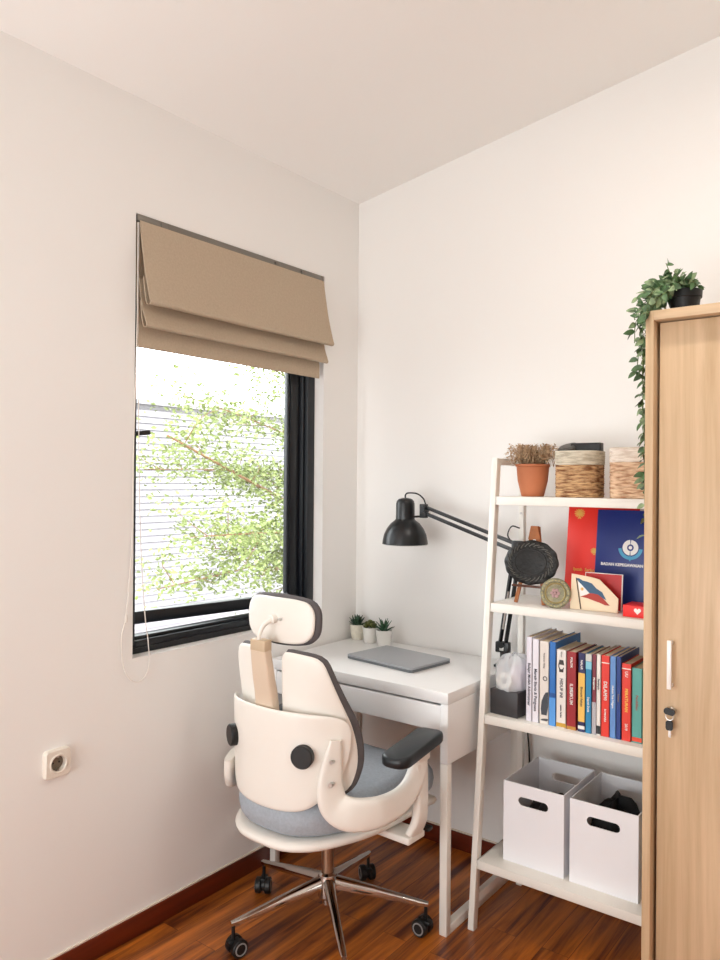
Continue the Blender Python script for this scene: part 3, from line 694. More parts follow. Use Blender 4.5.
def basket(cxp, cyp, w_, d_, h_, band, label, matb, matt):
    t_ = thing('woven_basket', label, 'basket', (cxp, cyp, Z4), 0, 'woven baskets on the top shelf')
    def tor(m, z, r_, w2, d2):
        P = rrect(w2, d2, .045, 6); m.tube([(a, c_, z) for a, c_ in P], r_, 8, closed=True, smooth=False)
    n1 = int((h_-band)/.0068); m = MB()
    rb = random.Random(int(cxp*1000))
    for k in range(n1): tor(m, .0035+k*.0068, .0040, w_-.008+rb.uniform(-.0015, .0015), d_-.008+rb.uniform(-.0015, .0015))
    m.prism(rrect(w_-.016, d_-.016, .042), 0, .004)
    m.build('body', matb, t_)
    if band > 0:
        m = MB(); n2 = int(band/.0062)
        z0 = n1*.0068+.003
        for k in range(n2): tor(m, z0+k*.0062, .0040, w_-.005, d_-.005)
        m.build('top_band', matt, t_)
    return t_
def straw(name, c1, c2):
    m = mat(name, c1, .85, bump=.6, bscale=90); nt = m.node_tree; b_ = nt.nodes['Principled BSDF']
    tc = nt.nodes.new('ShaderNodeTexCoord'); mp = nt.nodes.new('ShaderNodeMapping'); mp.inputs['Scale'].default_value = (28, 28, 150)
    nz = nt.nodes.new('ShaderNodeTexNoise'); nz.inputs['Scale'].default_value = 1; nz.inputs['Detail'].default_value = 4
    rp = nt.nodes.new('ShaderNodeValToRGB'); rp.color_ramp.elements[0].position = .36; rp.color_ramp.elements[1].position = .58
    rp.color_ramp.elements[0].color = (*s2l(c2), 1); rp.color_ramp.elements[1].color = (*s2l(c1), 1)
    nt.links.new(tc.outputs['Object'], mp.inputs[0]); nt.links.new(mp.outputs[0], nz.inputs['Vector']); nt.links.new(nz.outputs['Fac'], rp.inputs[0]); nt.links.new(rp.outputs[0], b_.inputs['Base Color'])
    return m
M_straw = straw('seagrass', (206, 168, 124), (120, 76, 44)); M_straw2 = straw('pale_seagrass', (228, 196, 164), (172, 128, 96)); M_rope = straw('cotton_rope', (214, 206, 188), (180, 170, 150))
M_rope2 = straw('pale_rope', (238, 228, 216), (216, 200, 184))
basket(1.062, -.222, .139, .140, .150, .046, 'square seagrass basket with a pale grey rim, next to the terracotta pot', M_straw, M_rope)
basket(1.250, -.222, .162, .150, .156, .045, 'pale seagrass basket partly behind the wardrobe and trailing leaves', M_straw2, M_rope2)
b = MB(); b.box(-.048, .048, -.016, .016, -.035, .0, .002)
o = b.build('black_box', M_blkp); o.location = (1.082, -.215, Z4+.172); tag(o, 'small black box sticking out of the grey rimmed basket', 'box')
b = MB(); b.lathe([(0, -.014), (.030, -.013), (.033, -.008), (.033, .006), (.028, .012), (0, .013)], seg=30)
o = b.build('round_tin', mat('dull_tin', (84, 82, 78), .5, metal=.3)); o.location = (1.022, -.215, Z4+.154); o.rotation_euler = (R(20), R(-8), 0); tag(o, 'round dark grey tin resting inside the grey rimmed basket', 'tin')

# ------------------------------------------------------------------ third shelf
Z3 = SHZ[2]+.0004
# certificate folders leaning on the wall side
lean = R(-8)
XR = Matrix.Rotation
def folder(name, label, x0, x1, y, h, m_, edge):
    t_ = thing(name, label, 'folder', ((x0+x1)/2, y, Z3)); t_.rotation_euler = (lean, 0, 0); ww = x1-x0
    b = MB(); b.box(-ww/2, ww/2, -.0022, .0, 0.0004, h, .0006); b.build('front_cover', m_, t_)
    b = MB(); b.box(-ww/2, ww/2, .0028, .005, 0.0004, h, .0006); b.build('back_cover', m_, t_)
    b = MB(); b.box(-ww/2+.002, ww/2-.003, .0002, .0026, .002, h-.003); b.build('paper', edge, t_)
    return t_
fr_ = folder('certificate_folder', 'red certificate folder with gold emblem leaning behind the navy folder', .982, 1.215, -.150, .324, M_red, M_whitep)
fb_ = folder('certificate_folder', 'navy blue certificate folder with white ring logo leaning on the red one', 1.088, 1.328, -.168, .306, M_blue, M_whitep)
def flat(name, polys, m_, parent, off, th=.0005):
    b = MB()
    for P in polys: b.prism(P, 0, th, Matrix.Translation((off[0], -.0022, off[1])) @ Matrix.Rotation(pi/2, 4, 'X'))
    return b.build(name, m_, parent, smooth=0)
def disk(r_, n=28, cx_=0, cy_=0): return [(cx_+r_*cos(2*pi*k/n), cy_+r_*sin(2*pi*k/n)) for k in range(n)]
def ringp(r0, r1, a0, a1, n=24): return [(r1*cos(R(a0+(a1-a0)*k/n)), r1*sin(R(a0+(a1-a0)*k/n))) for k in range(n+1)]+[(r0*cos(R(a1-(a1-a0)*k/n)), r0*sin(R(a1-(a1-a0)*k/n))) for k in range(n+1)]
crest = [[(0, .004), (.0045, .001), (.004, -.007), (0, -.011), (-.004, -.007), (-.0045, .001)], [(-.0022, .004), (.0022, .004), (.0016, .010), (.004, .011), (-.001, .0145), (-.0022, .011)], [(-.004, -.010), (.004, -.010), (.0055, -.018), (0, -.015), (-.0055, -.018)]]
for sg in (-1, 1):
    for k in range(6):
        a = R(-48+24*k); r0, r1 = .004, .0175-.0006*abs(k-3)*2; w0 = .0014; dx, dz = sg*cos(a), sin(a)
        crest.append([(dx*r0-dz*w0, dz*r0+dx*w0), (dx*r1-dz*w0*1.3, dz*r1+dx*w0*1.3), (dx*(r1+.002), dz*(r1+.002)), (dx*r1+dz*w0*1.3, dz*r1-dx*w0*1.3), (dx*r0+dz*w0, dz*r0-dx*w0)])
flat('crest', crest, M_gold, fr_, (-.078, .290)); flat('crest', [[(a*.7, c_*.7) for a, c_ in P] for P in crest], M_gold, fr_, (-.022, .168))
text('title_text', 'Ijazah  Sarjana', .014, M_gold, fr_, (-.050, -.0024, .106), (pi/2, 0, 0), bold=.0002)
flat('logo_ring', [ringp(.0105, .0245, 94, 266), ringp(.0105, .0245, -86, 86)], M_whitep, fb_, (-.010, .188))
flat('logo_ring', [disk(.0055)], M_whitep, fb_, (-.010, .188), .0004)
M_cy = mat('logo_cyan', (70, 160, 200), .5)
flat('logo_laurel', [ringp(.028, .038, 186, 354), [(-.002, -.042), (.002, -.042), (.002, -.026), (-.002, -.026)]], M_cy, fb_, (-.010, .188))
text('title_text', 'BADAN KEPEGAWAIAN NEGARA', .0125, M_whitep, fb_, (-.008, -.0024, .132), (pi/2, 0, 0), bold=.0005)

# plaque on easel
ez = thing('wooden_easel', 'small brown wooden easel standing on the third shelf', 'easel', (.925, -.255, Z3))
for sgn in (-1, 1):
    b = MB(); b.bar((sgn*.048, -.035, 0), (sgn*.008, .012, .245), .012, .007, .001, upv=(0, 1, 0)); b.build('front_leg', M_easel, ez)
b = MB(); b.bar((0, .075, 0), (0, .016, .24), .012, .006, .001, upv=(0, 1, 0)); b.build('rear_leg', M_easel, ez)
b = MB(); b.box(-.058, .058, -.046, -.030, .053, .059, .001); b.build('ledge', mat('easel_dark', (84, 46, 28), .5), ez)
b = MB(); b.prism([(-.021, .205), (.021, .205), (.012, .248), (-.012, .248)], -.009, .001, Matrix(((1, 0, 0, 0), (0, 0, 1, .006), (0, 1, 0, 0), (0, 0, 0, 1)))); b.build('head_block', M_easel, ez)
pq = thing('oval_plaque', 'dark carved oval plate displayed on the wooden easel', 'plaque', (.921, -.284, Z3+.060)); pq.rotation_euler = (R(-11), 0, 0)
M_pq = mat('dark_pewter', (27, 26, 25), .40, metal=.3, bump=.6, bscale=90)
def oval(prof, seg=72, amp=0):
    b_ = MB(); vs = []; fs = []
    for r_, yy_ in prof:
        for k in range(seg):
            a = 2*pi*k/seg; sc2 = 1+.014*cos(12*a) if r_ > .9 else 1
            bump_ = amp*(sin(17*a+r_*30)+sin(29*a-r_*19)) if .62 < r_ < .97 else 0
            vs.append((.093*r_*sc2*cos(a), yy_-bump_, .072+.072*r_*sc2*sin(a)))
    for i in range(len(prof)-1):
        for k in range(seg): fs.append((i*seg+k, i*seg+(k+1) % seg, (i+1)*seg+(k+1) % seg, (i+1)*seg+k))
    fs.append(tuple(range(seg))); fs.append(tuple((len(prof)-1)*seg+k for k in range(seg)))
    return b_.add(vs, fs)
oval([(.94, .004), (1.0, .0), (1.0, -.003), (.95, -.006), (.88, -.007), (.80, -.0075), (.72, -.008), (.66, -.009), (.62, -.009)], 96, .0012).build('rim', M_pq, pq)
oval([(.62, -.008), (.60, -.0105), (.56, -.0105), (.54, -.006), (.0, -.006)], 72).build('centre', mat('dark_pewter_plain', (24, 23, 22), .45, metal=.3, bump=.3, bscale=60), pq)
b = MB()
for k in range(28):
    a = 2*pi*k/28; p = Vector((.093*.79*cos(a), -.0095, .072+.072*.79*sin(a))); tdir = Vector((-sin(a), 0, cos(a)))
    b.tube([p-tdir*.010+Vector((cos(a), 0, sin(a)))*.004, p, p+tdir*.008-Vector((cos(a), 0, sin(a)))*.006], .0013, 5)
b.build('carving', mat('pewter_highlight', (104, 100, 92), .4, metal=.5), pq)
# round medallion
md = thing('round_medallion', 'round green and beige ornate medallion beside the easel', 'ornament', (1.024, -.322, Z3)); md.rotation_euler = (R(-12), 0, R(12))
TY = Matrix(((1, 0, 0, 0), (0, 0, -1, 0), (0, 1, 0, .0465), (0, 0, 0, 1)))
M_md = mat('patina', (138, 134, 108), .5, metal=.3, noise=.4, nscale=110, bump=.8, bscale=120)
b = MB(); b.lathe([(0, -.006), (.044, -.006), (.047, -.002), (.047, .002), (.043, .006), (.036, .0055), (.034, .004), (0, .004)], T=TY, seg=48)
b.build('disc', M_md, md)
b = MB(); b.lathe([(.0335, .004), (.031, .0068), (.028, .004)], T=TY, seg=48, cap=False); 
for k in range(24): a = 2*pi*k/24; b.lathe([(0, .007), (.002, .0065), (.0026, .005)], T=TY @ Matrix.Translation((.040*cos(a), .040*sin(a), 0)), seg=8)
b.build('beading', mat('patina_gold', (176, 160, 112), .4, metal=.5), md)
b = MB()
for k in range(6): a = 2*pi*k/6; b.lathe([(.0055, .004), (.005, .0062), (0, .007)], T=TY @ Matrix.Translation((.010*cos(a), .010*sin(a), 0)), seg=12)
b.lathe([(.005, .004), (.004, .008), (0, .009)], T=TY, seg=14); b.build('flower', mat('flower_pink', (176, 140, 140), .5), md)
# flag plate
fl = thing('flag_plaque', 'cream wooden plaque with a painted blue, white and red flag', 'plaque', (1.130, -.290, Z3)); fl.rotation_euler = (R(-7), 0, R(4))
TP = lambda z_: Matrix(((1, 0, 0, 0), (0, 0, -1, z_), (0, 1, 0, 0), (0, 0, 0, 1)))
b = MB(); b.prism([(-.066, .0), (.078, 0), (.078, .042), (.060, .060), (.020, .096), (-.010, .102), (-.066, .108)], 0, .006, TP(0)); b.build('board', mat('cream_wood', (232, 212, 182), .6), fl)
b = MB(); b.prism([(-.050, .092), (-.048, .095), (-.042, .095), (-.030, .0885), (-.018, .087), (-.002, .082), (.012, .068), (.030, .058), (.043, .036), (.033, .040), (.018, .050), (.004, .052), (-.008, .052)], .006, .0068, TP(0)); b.build('blue_stripe', mat('flag_blue', (56, 90, 120), .6), fl)
b = MB(); b.prism([(-.036, .040), (-.018, .046), (-.008, .052), (.004, .052), (.018, .050), (.033, .040), (.054, .020), (.040, .020), (.024, .026), (.008, .030), (-.012, .036)], .006, .0068, TP(0)); b.build('red_stripe', mat('flag_red', (168, 52, 40), .6), fl)
b = MB(); b.prism([(-.046, .090), (-.036, .040), (-.008, .052)], .006, .0066, TP(0)); b.build('white_triangle', M_whitep, fl)
b = MB(); b.prism([(-.031+.0065*(1 if k % 2 else .5)*cos(pi*k/8), .063+.0065*(1 if k % 2 else .5)*sin(pi*k/8)) for k in range(16)], .0066, .0072, TP(0)); b.build('sun_emblem', M_gold, fl)
b = MB(); b.prism([(-.052, .096), (-.049, .096), (-.031, .002), (-.034, .002)], .006, .0080, TP(0)); b.build('flag_pole', mat('pole_brown', (70, 52, 40), .6), fl)
# red card behind
rc = thing('red_card', 'red card with a white edge standing behind the flag plaque', 'card', (1.150, -.255, Z3)); rc.rotation_euler = (R(-6), 0, R(2))
b = MB(); b.box(-.058, .058, 0, .003, 0, .112, .0003); b.build('white_backing', M_whitep, rc)
b = MB(); b.box(-.056, .055, -.0006, 0, .002, .110); b.build('red_face', mat('deep_red', (180, 24, 24), .5), rc)
# red box with heart
rb_ = thing('red_box', 'flat red box with a white heart mark at the shelf end', 'box', (1.288, -.292, Z3))
b = MB(); b.box(-.052, .052, -.036, .045, 0, .034, .001); b.build('box_body', mat('bright_red', (226, 36, 32), .45), rb_)
hp = [(0, -.009), (-.010, .001), (-.010, .006), (-.006, .009), (-.002, .008), (0, .005), (.002, .008), (.006, .009), (.010, .006), (.010, .001)]
b = MB(); b.prism([(a-.010, c_+.018) for a, c_ in hp], .0362, .0366, TP(0)); b.build('heart_mark', M_whitep, rb_)

# ------------------------------------------------------------------ books
Z2 = SHZ[1]+.0004
BK = [  # x0, x1, height, depth, cover rgb, label, texts [(string, z, size, rgb, dx, bold)], bands [(z0,z1,rgb)], pages rgb
 (0.948, 0.967, 0.262, .19, (222, 218, 228), 'thin pale lavender book, first from the black organiser box', [('Belajar Mudah Administrasi', .115, .012, 'd')], []),
 (0.968, 0.9895, 0.258, .19, (226, 222, 230), 'white tall book with black spine letters, second from the organiser box', [('Meraih Bisnis & Penguasa', .100, .013, 'd')], []),
 (0.992, 1.022, 0.254, .18, (222, 214, 206), 'tall cream book with a dark statue picture and small circle', [('Perjalanan Hidup', .195, .007, 'g')], [('pic', .028, .100, (58, 64, 72)), ('ring', .140, .011, (70, 62, 60)), ('pic2', .010, .018, (80, 80, 84))]),
 (1.0235, 1.044, 0.256, .20, (36, 108, 184), 'tall blue book sticking up above its neighbours', [], [(.0, .085, (86, 152, 220)), (.088, .100, (26, 74, 140))]),
 (1.0465, 1.077, 0.236, .16, (228, 222, 216), 'white book with a printed face near the top of its spine', [('HIDUP INI', .120, .013, 'd'), ('catatan harian', .050, .007, 'd'), ('KISAH', .222, .006, 'g')], [('face', .168, .205, (52, 48, 46)), (.002, .014, (196, 150, 50))]),
 (1.079, 1.108, 0.234, .16, (150, 24, 32), 'dark red book with white block title', [('POLITIK', .202, .009, 'w'), ('ILMU', .123, .014, 'w'), ('HUKUM', .100, .014, 'w')], [(.0, .010, (186, 130, 50))]),
 (1.115, 1.135, 0.235, .15, (28, 28, 84), 'navy book with a long yellow panel on its spine', [('NALAR', .20, .009, 'w'), ('Ekonomi Rakyat', .105, .009, 'd')], [(.030, .175, (232, 186, 92)), (.008, .018, (230, 226, 220))]),
 (1.137, 1.155, 0.234, .15, (28, 130, 178), 'cyan blue book between the yellow panelled and maroon ones', [('Sejarah Dunia', .085, .008, 'w')], [(.19, .212, (130, 196, 216)), (.213, .235, (200, 200, 196))]),
 (1.157, 1.169, 0.236, .15, (120, 40, 58), 'slim maroon book with a grey lower half', [('Manajemen', .150, .008, 'w')], [(.0, .095, (176, 172, 178))]),
 (1.17, 1.182, 0.238, .17, (232, 226, 220), 'slim white book with small black marking at the foot', [('Pemimpin', .150, .008, 'd')], [(.004, .028, (36, 34, 36))]),
 (1.184, 1.208, 0.237, .17, (220, 48, 34), 'bright red book with large white title, beside light blue book', [('DILAN', .140, .015, 'w'), ('1990', .118, .012, 'w'), ('ROMANSA', .062, .008, 'w')], [(.214, .217, (236, 226, 220))]),
 (1.2095, 1.227, 0.238, .17, (96, 142, 204), 'light blue book next to a dark blue one', [('Hukum Tata Negara', .12, .008, 'w')], []),
 (1.228, 1.241, 0.24, .17, (22, 58, 132), 'slim dark blue book between light blue and red books', [('Kebijakan', .12, .006, 'g')], []),
 (1.244, 1.27, 0.222, .15, (222, 52, 34), 'red book with yellow title letters, second from the wardrobe', [('PERATURAN', .117, .012, 'y'), ('UU', .192, .012, 'w'), ('2019', .040, .010, 'w')], [(.206, .209, (236, 226, 220))]),
 (1.273, 1.301, 0.214, .15, (84, 160, 152), 'teal green book with an orange foot, nearest the wardrobe', [('Pendidikan', .115, .010, 'r')], [(.004, .016, (220, 70, 40))]),
]
TXT = {'d': mat('ink_dark', (46, 44, 58), .6), 'w': M_whitep, 'g': mat('ink_grey', (130, 120, 116), .6), 'y': mat('ink_yellow', (240, 206, 90), .6), 'r': mat('ink_rust', (150, 90, 80), .6)}
def colm(c): return mat('ink_%d_%d_%d' % c, c, .5)
for i, (x0, x1, h, dp, c_, lab, tx, bands) in enumerate(BK):
    yb = -.360+.0003*i
    t_ = thing('book', lab, 'book', ((x0+x1)/2, yb, Z2), 0, 'books in a row on the shelf beside the organiser box')
    w_ = (x1-x0)/2; cm = mat('cover_%d_%d_%d' % c_, c_, .42, coat=.1); ct = min(.0014, w_*.2)
    b = MB(); b.box(-w_, w_, 0, ct, 0, h, .0004); b.box(-w_, -w_+ct, 0, dp, 0, h); b.box(w_-ct, w_, 0, dp, 0, h); b.build('cover', cm, t_, smooth=0)
    b = MB(); b.box(-w_+ct, w_-ct, ct, dp-.003, .002, h-.003); b.build('pages', M_paper, t_, smooth=0)
    for bd_ in bands:
        b = MB()
        if bd_[0] in ('pic', 'pic2'):
            z0, z1 = bd_[1:3]; P = [(-w_*.55, z0), (w_*.6, z0), (w_*.9, z0+(z1-z0)*.35), (w_*.9, z1), (w_*.35, z1*.98), (0, z0+(z1-z0)*.85), (-w_*.5, z0+(z1-z0)*.6), (-w_*.7, z0+(z1-z0)*.25)]
            b.prism(P, 0, .0004, TP(0))
        elif bd_[0] == 'ring': b.prism([(a+w_*.2, q+bd_[1]) for a, q in ringp(.0045, .0075, 0, 359)], 0, .0004, TP(0))
        elif bd_[0] == 'face':
            z0, z1 = bd_[1:3]; zc = (z0+z1)/2
            b.prism([(a, q*1.5+zc) for a, q in ringp(.0065, .0095, 20, 340)], 0, .0004, TP(0)); b.prism([(-.009, zc+.004), (.009, zc+.004), (.006, z1), (-.006, z1)], 0, .0005, TP(0)); b.prism([(-.006, z0), (.006, z0), (.007, z0+.008), (-.007, z0+.008)], 0, .0005, TP(0))
        else: b.box(-w_, w_, -.0004, 0, bd_[0], bd_[1])
        b.build('printed_panel', colm(bd_[-1]), t_, smooth=0)
    for s_, z_, size, k_ in tx:
        text('spine_title', s_, size, TXT[k_], t_, (0, -.0008, z_), (pi/2, pi/2, 0), bold=.0002)

# ------------------------------------------------------------------ organiser box with clear plastic top
ob = thing('organiser_box', 'black box with a clear plastic cover on the shelf beside the books', 'box', (.876, -.300, Z2), R(-4))
b = MB(); b.box(-.050, .050, -.062, .062, 0, .080, .003); b.build('black_base', mat('charcoal_plastic', (52, 50, 52), .45), ob)
M_clear = bpy.data.materials.new('clear_plastic'); M_clear.use_nodes = True; nt = M_clear.node_tree; pb = nt.nodes['Principled BSDF']
pb.inputs['Base Color'].default_value = (.86, .88, .90, 1); pb.inputs['Roughness'].default_value = .18; pb.inputs['Alpha'].default_value = .45
b = MB(); rr = random.Random(9)
def bag(u, v):
    a = 2*pi*u; z = .079+.108*v; rx = (.049-.003*v**3)*(1+.06*sin(3*a+2*v)); ry = .060*(1+.05*sin(4*a-v*3))
    k_ = (1-v**6)**.5 if v < 1 else 0; q = 2.6
    ca, sa = cos(a), sin(a); n_ = (abs(ca)**q+abs(sa)**q)**(-1/q)
    return (rx*ca*n_*(.25+.75*k_)+.002*sin(13*a+9*v), ry*sa*n_*(.25+.75*k_)+.002*sin(11*a-7*v), z+.004*sin(5*a+v*4)*v)
b.grid(bag, 48, 16, closeu=True); b.build('plastic_cover', M_clear, ob, smooth=50)
b = MB(); b.lathe([(.012, -.008), (.026, -.008), (.026, .008), (.012, .008), (.012, -.008)], T=Matrix.Translation((-.012, -.035, .105)) @ Matrix.Rotation(R(75), 4, 'X'), seg=28, cap=False)
o = b.build('tape_roll', mat('tape_white', (222, 220, 212), .5)); o.location = (.876, -.300, Z2); tag(o, 'pale tape roll seen inside the clear plastic cover', 'tape roll')
b = MB(); b.box(.004, .040, -.03, .03, .0765, .155, .004, Matrix.Rotation(R(0), 4, 'Y'))
o = b.build('pale_packet', mat('packet_pink', (226, 216, 224), .6)); o.location = (.876, -.300, Z2); tag(o, 'pale upright packet inside the clear plastic cover', 'packet')

# ------------------------------------------------------------------ storage bins
M_bin = mat('bin_white', (236, 236, 240), .45)
def bin_(x0, x1, y0, dpt, h, lab):
    t_ = thing('storage_bin', lab, 'storage box', ((x0+x1)/2, y0+dpt/2, SHZ[0]+.0004), 0, 'white storage bins on the lowest shelf')
    w_ = x1-x0; d2 = dpt/2; tk = .0035
    def panel_with_slot(y_in):
        # front panel in x-z with a rounded slot; ring-bridged
        n_ = 48; m = MB(); so2 = resample(rrect(.098, .027, .0134, 8), 96, 0); L = len(so2); outer = []
        zc = h-.052
        for (a, c_) in so2:
            ang_ = math.atan2(c_/.03, a/.05); dx, dz = cos(ang_), sin(ang_); t1 = 1e9
            if abs(dx) > 1e-9: t1 = min(t1, (w_/2)/abs(dx))
            if dz > 1e-9: t1 = min(t1, (h-zc)/dz)
            if dz < -1e-9: t1 = min(t1, zc/-dz)
            outer.append((dx*t1, zc+dz*t1))
        vs = []
        for y_ in (y_in, y_in+tk):
            vs += [(a, y_, zc+c_) for a, c_ in so2]; vs += [(a, y_, z_) for a, z_ in outer]
        fs = []
        for k in range(L):
            k2 = (k+1) % L
            fs += [(k, k2, L+k2, L+k), (2*L+k, 2*L+k2, 3*L+k2, 3*L+k), (k, k2, 2*L+k2, 2*L+k), (L+k, L+k2, 3*L+k2, 3*L+k)]
        m.add(vs, fs)
        # fill the corners cut by the fan
        for sx_ in (-1, 1):
            for zz_ in (0, h):
                c0 = min(range(L), key=lambda k: (outer[k][0]-sx_*w_/2)**2+(outer[k][1]-zz_)**2)
                side_ = [k for k in range(L) if abs(outer[k][0]-sx_*w_/2) < 1e-6]; tb_ = [k for k in range(L) if abs(outer[k][1]-zz_) < 1e-6]
                if side_ and tb_:
                    ks = min(side_, key=lambda k: abs(outer[k][1]-zz_)); kt = min(tb_, key=lambda k: abs(outer[k][0]-sx_*w_/2))
                    tri = [outer[ks], (sx_*w_/2, zz_), outer[kt]]
                    m.add([(a, y_, z_) for y_ in (y_in, y_in+tk) for a, z_ in tri], [(0, 1, 2), (3, 4, 5), (0, 1, 4, 3), (1, 2, 5, 4)])
        return m
    panel_with_slot(-d2).build('front_panel', M_bin, t_, smooth=0); panel_with_slot(d2-tk).build('back_panel', M_bin, t_, smooth=0)
    for sx_ in (-1, 1):
        b = MB(); xa, xb = sorted((sx_*w_/2, sx_*(w_/2-tk))); b.box(xa, xb, -d2+tk, d2-tk, 0, h); b.build('side_panel', M_bin, t_, smooth=0)
    b = MB(); b.box(-w_/2+tk, w_/2-tk, -d2+tk, d2-tk, 0.0005, .005); b.build('bottom', M_bin, t_, smooth=0)
    return t_
bin_(.881, 1.080, -.375, .262, .250, 'white storage bin with oval handle slot, nearer the desk')
bin_(1.098, 1.300, -.375, .262, .248, 'white storage bin with oval handle slot, against the wardrobe')
def fabric_lump(name, loc, sx_, sy_, h, m_, lab, seed):
    b = MB(); rr = random.Random(seed); ph = [rr.uniform(0, 6) for _ in range(6)]
    def P(u, v):
        a = 2*pi*u; k = v; n_ = (abs(cos(a))**4+abs(sin(a))**4)**-.25
        rad = (1-(k-.25)**2*1.1) if k < .85 else max(0, (1-k)/.15)*.6
        z = h*min(1, k*1.15)*(1+.10*sin(3*a+ph[0])*k+.06*sin(7*a+ph[1])*k)
        return (sx_*n_*cos(a)*rad*(1+.03*sin(9*a+ph[2])), sy_*n_*sin(a)*rad*(1+.03*sin(8*a+ph[3])), z)
    b.grid(P, 48, 18, closeu=True); o = b.build(name, m_, smooth=60); o.location = loc; return tag(o, lab, 'bag')
fabric_lump('cloth_pouch', (.980, -.244, SHZ[0]+.006), .080, .100, .165, mat('dark_cloth', (44, 38, 40), .9, bump=.5, bscale=60), 'dark folded cloth pouch inside the bin nearer the desk', 2)
fabric_lump('cloth_pouch', (1.199, -.244, SHZ[0]+.006), .082, .100, .205, mat('black_cloth', (18, 18, 20), .85, bump=.5, bscale=60), 'black cloth bag filling the bin against the wardrobe', 4)

# ------------------------------------------------------------------ office chair
ch = thing('office_chair', 'white ergonomic office chair with grey seat, split back and headrest', 'chair', (.441, -.712, 0), R(-2))
NSEG = 5; A0 = 30
for k in range(5):
    a = R(A0+72*k+2); d = Vector((cos(a), sin(a), 0)); sd = Vector((-sin(a), cos(a), 0))
    b = MB(); secs = [(.028, .034, .036, .165), (.15, .027, .026, .140), (.295, .019, .016, .108), (.318, .014, .012, .104)]
    vs = []
    for (r_, wd_, ht_, zt) in secs:
        for (q, zz_) in ((-.5, zt-ht_*.25), (-.28, zt), (.28, zt), (.5, zt-ht_*.25), (.42, zt-ht_), (-.42, zt-ht_)): vs.append(d*r_+sd*wd_*q+Vector((0, 0, zz_)))
    fs = [(i*6+j, i*6+(j+1) % 6, (i+1)*6+(j+1) % 6, (i+1)*6+j) for i in range(3) for j in range(6)]+[tuple(range(6)), tuple(18+j for j in range(6))]
    b.add(vs, fs); lg = b.build('leg', M_chrome, ch, smooth=50)
    p = d*.310; b = MB(); b.cyl((p.x, p.y, .045), (p.x, p.y, .094), .0055, seg=12)
    ca = R(A0+72*k+2+[60, -50, 40, 100, 20][k]); ax = Vector((cos(ca), sin(ca), 0)); c0 = Vector((p.x, p.y, .0265))+Vector((-sin(ca), cos(ca), 0))*.012
    for s_ in (-1, 1): b.cyl(c0+ax*s_*.006, c0+ax*s_*.026, .0262, seg=28, bev=.003)
    b.cyl(c0-ax*.006, c0+ax*.006, .018, seg=20)
    hood = []
    for kk in range(9): aa = R(20+140*kk/8); hood.append(aa)
    b.box(-.012, .012, -.02, .02, .038, .050, .004, Matrix.Translation((p.x, p.y, 0)) @ Matrix.Rotation(ca, 4, 'Z'))
    cs = b.build('caster', M_blkp, lg)
    for s_ in (-1, 1):
        b = MB()
        q = (Vector((0, 0, 1))).rotation_difference(ax*s_).to_matrix().to_4x4()
        b.lathe([(.015, 0), (.015, .0012), (.019, .0012), (.019, 0)], T=Matrix.Translation(c0+ax*s_*.0262) @ q, seg=28, cap=False)
        cs2 = b.build('wheel_ring', mat('caster_ring', (150, 148, 146), .4), lg)
b = MB(); b.lathe([(.026, .098), (.030, .104), (.031, .160), (.028, .172), (.022, .178), (.0, .178)], seg=32); b.lathe([(.016, .078), (.016, .099)], seg=24); b.build('hub', M_chrome, ch)
b = MB(); b.cyl((0, 0, .177), (0, 0, .262), .019, seg=28, bev=.002); b.cyl((0, 0, .260), (0, 0, .33), .014, seg=24); b.build('gas_lift', mat('gas_lift_metal', (176, 150, 128), .28, metal=.9), ch)
b = MB(); b.box(-.085, .085, -.13, .10, .325, .363, .010); b.build('tilt_mechanism', M_blkp, ch)
b = MB(); b.tube([(.07, .09, .345), (.20, .12, .342), (.26, .14, .348)], .006, 8); b.box(.252, .295, .125, .155, .341, .355, .005); b.build('lever', M_blkp, ch)
# seat: white pan with grey cushion; outline in plan view
def seat_solid(outline, z0, z1, dome=0, p=8, seg=72, rings=9, zcurve=lambda x, y: 0):
    O = resample(outline, seg, 3); m = MB(); vs = []; fs = []
    cx_ = sum(o_[0] for o_ in O)/seg; cy_ = sum(o_[1] for o_ in O)/seg; mid = (z0+z1)/2
    ss = [sin(pi/2*k/rings) for k in range(rings+1)]
    def ring(s_, z_): return [(cx_+(x-cx_)*s_, cy_+(y-cy_)*s_, z_+zcurve(cx_+(x-cx_)*s_, cy_+(y-cy_)*s_)) for x, y in O]
    for s_ in ss[1:]: vs += ring(s_, mid+(z1-mid)*max(0, 1-s_**p)**.45)
    for s_ in ss[-2:0:-1]: vs += ring(s_, mid+(z0-mid)*max(0, 1-s_**p)**.45)
    tot = 2*rings-1; c0 = len(vs); vs.append((cx_, cy_, z1+zcurve(cx_, cy_))); vs.append((cx_, cy_, z0+zcurve(cx_, cy_)))
    for k in range(seg):
        k2 = (k+1) % seg; fs.append((c0, k, k2)); fs.append((c0+1, (tot-1)*seg+k2, (tot-1)*seg+k))
        for i in range(tot-1): fs.append((i*seg+k, (i+1)*seg+k, (i+1)*seg+k2, i*seg+k2))
    return m.add(vs, fs)
so1 = [(-.085, -.302), (.085, -.302), (.170, -.240), (.238, -.09), (.250, .06), (.245, .25), (.20, .315), (-.20, .315), (-.245, .25), (-.250, .06), (-.238, -.09), (-.170, -.240)]
zc_ = lambda x, y: (-.022*max(0, (y-.18)/.12)**2)+.012*(abs(x)/.25)**3
seat_solid([(a*.985, c_*.955) for a, c_ in so1], .390, .512, p=12, zcurve=zc_).build('seat_cushion', M_grey, ch, smooth=60)
seat_solid(so1, .366, .396, p=30, zcurve=zc_).build('seat_pan', M_plas, ch, smooth=60)
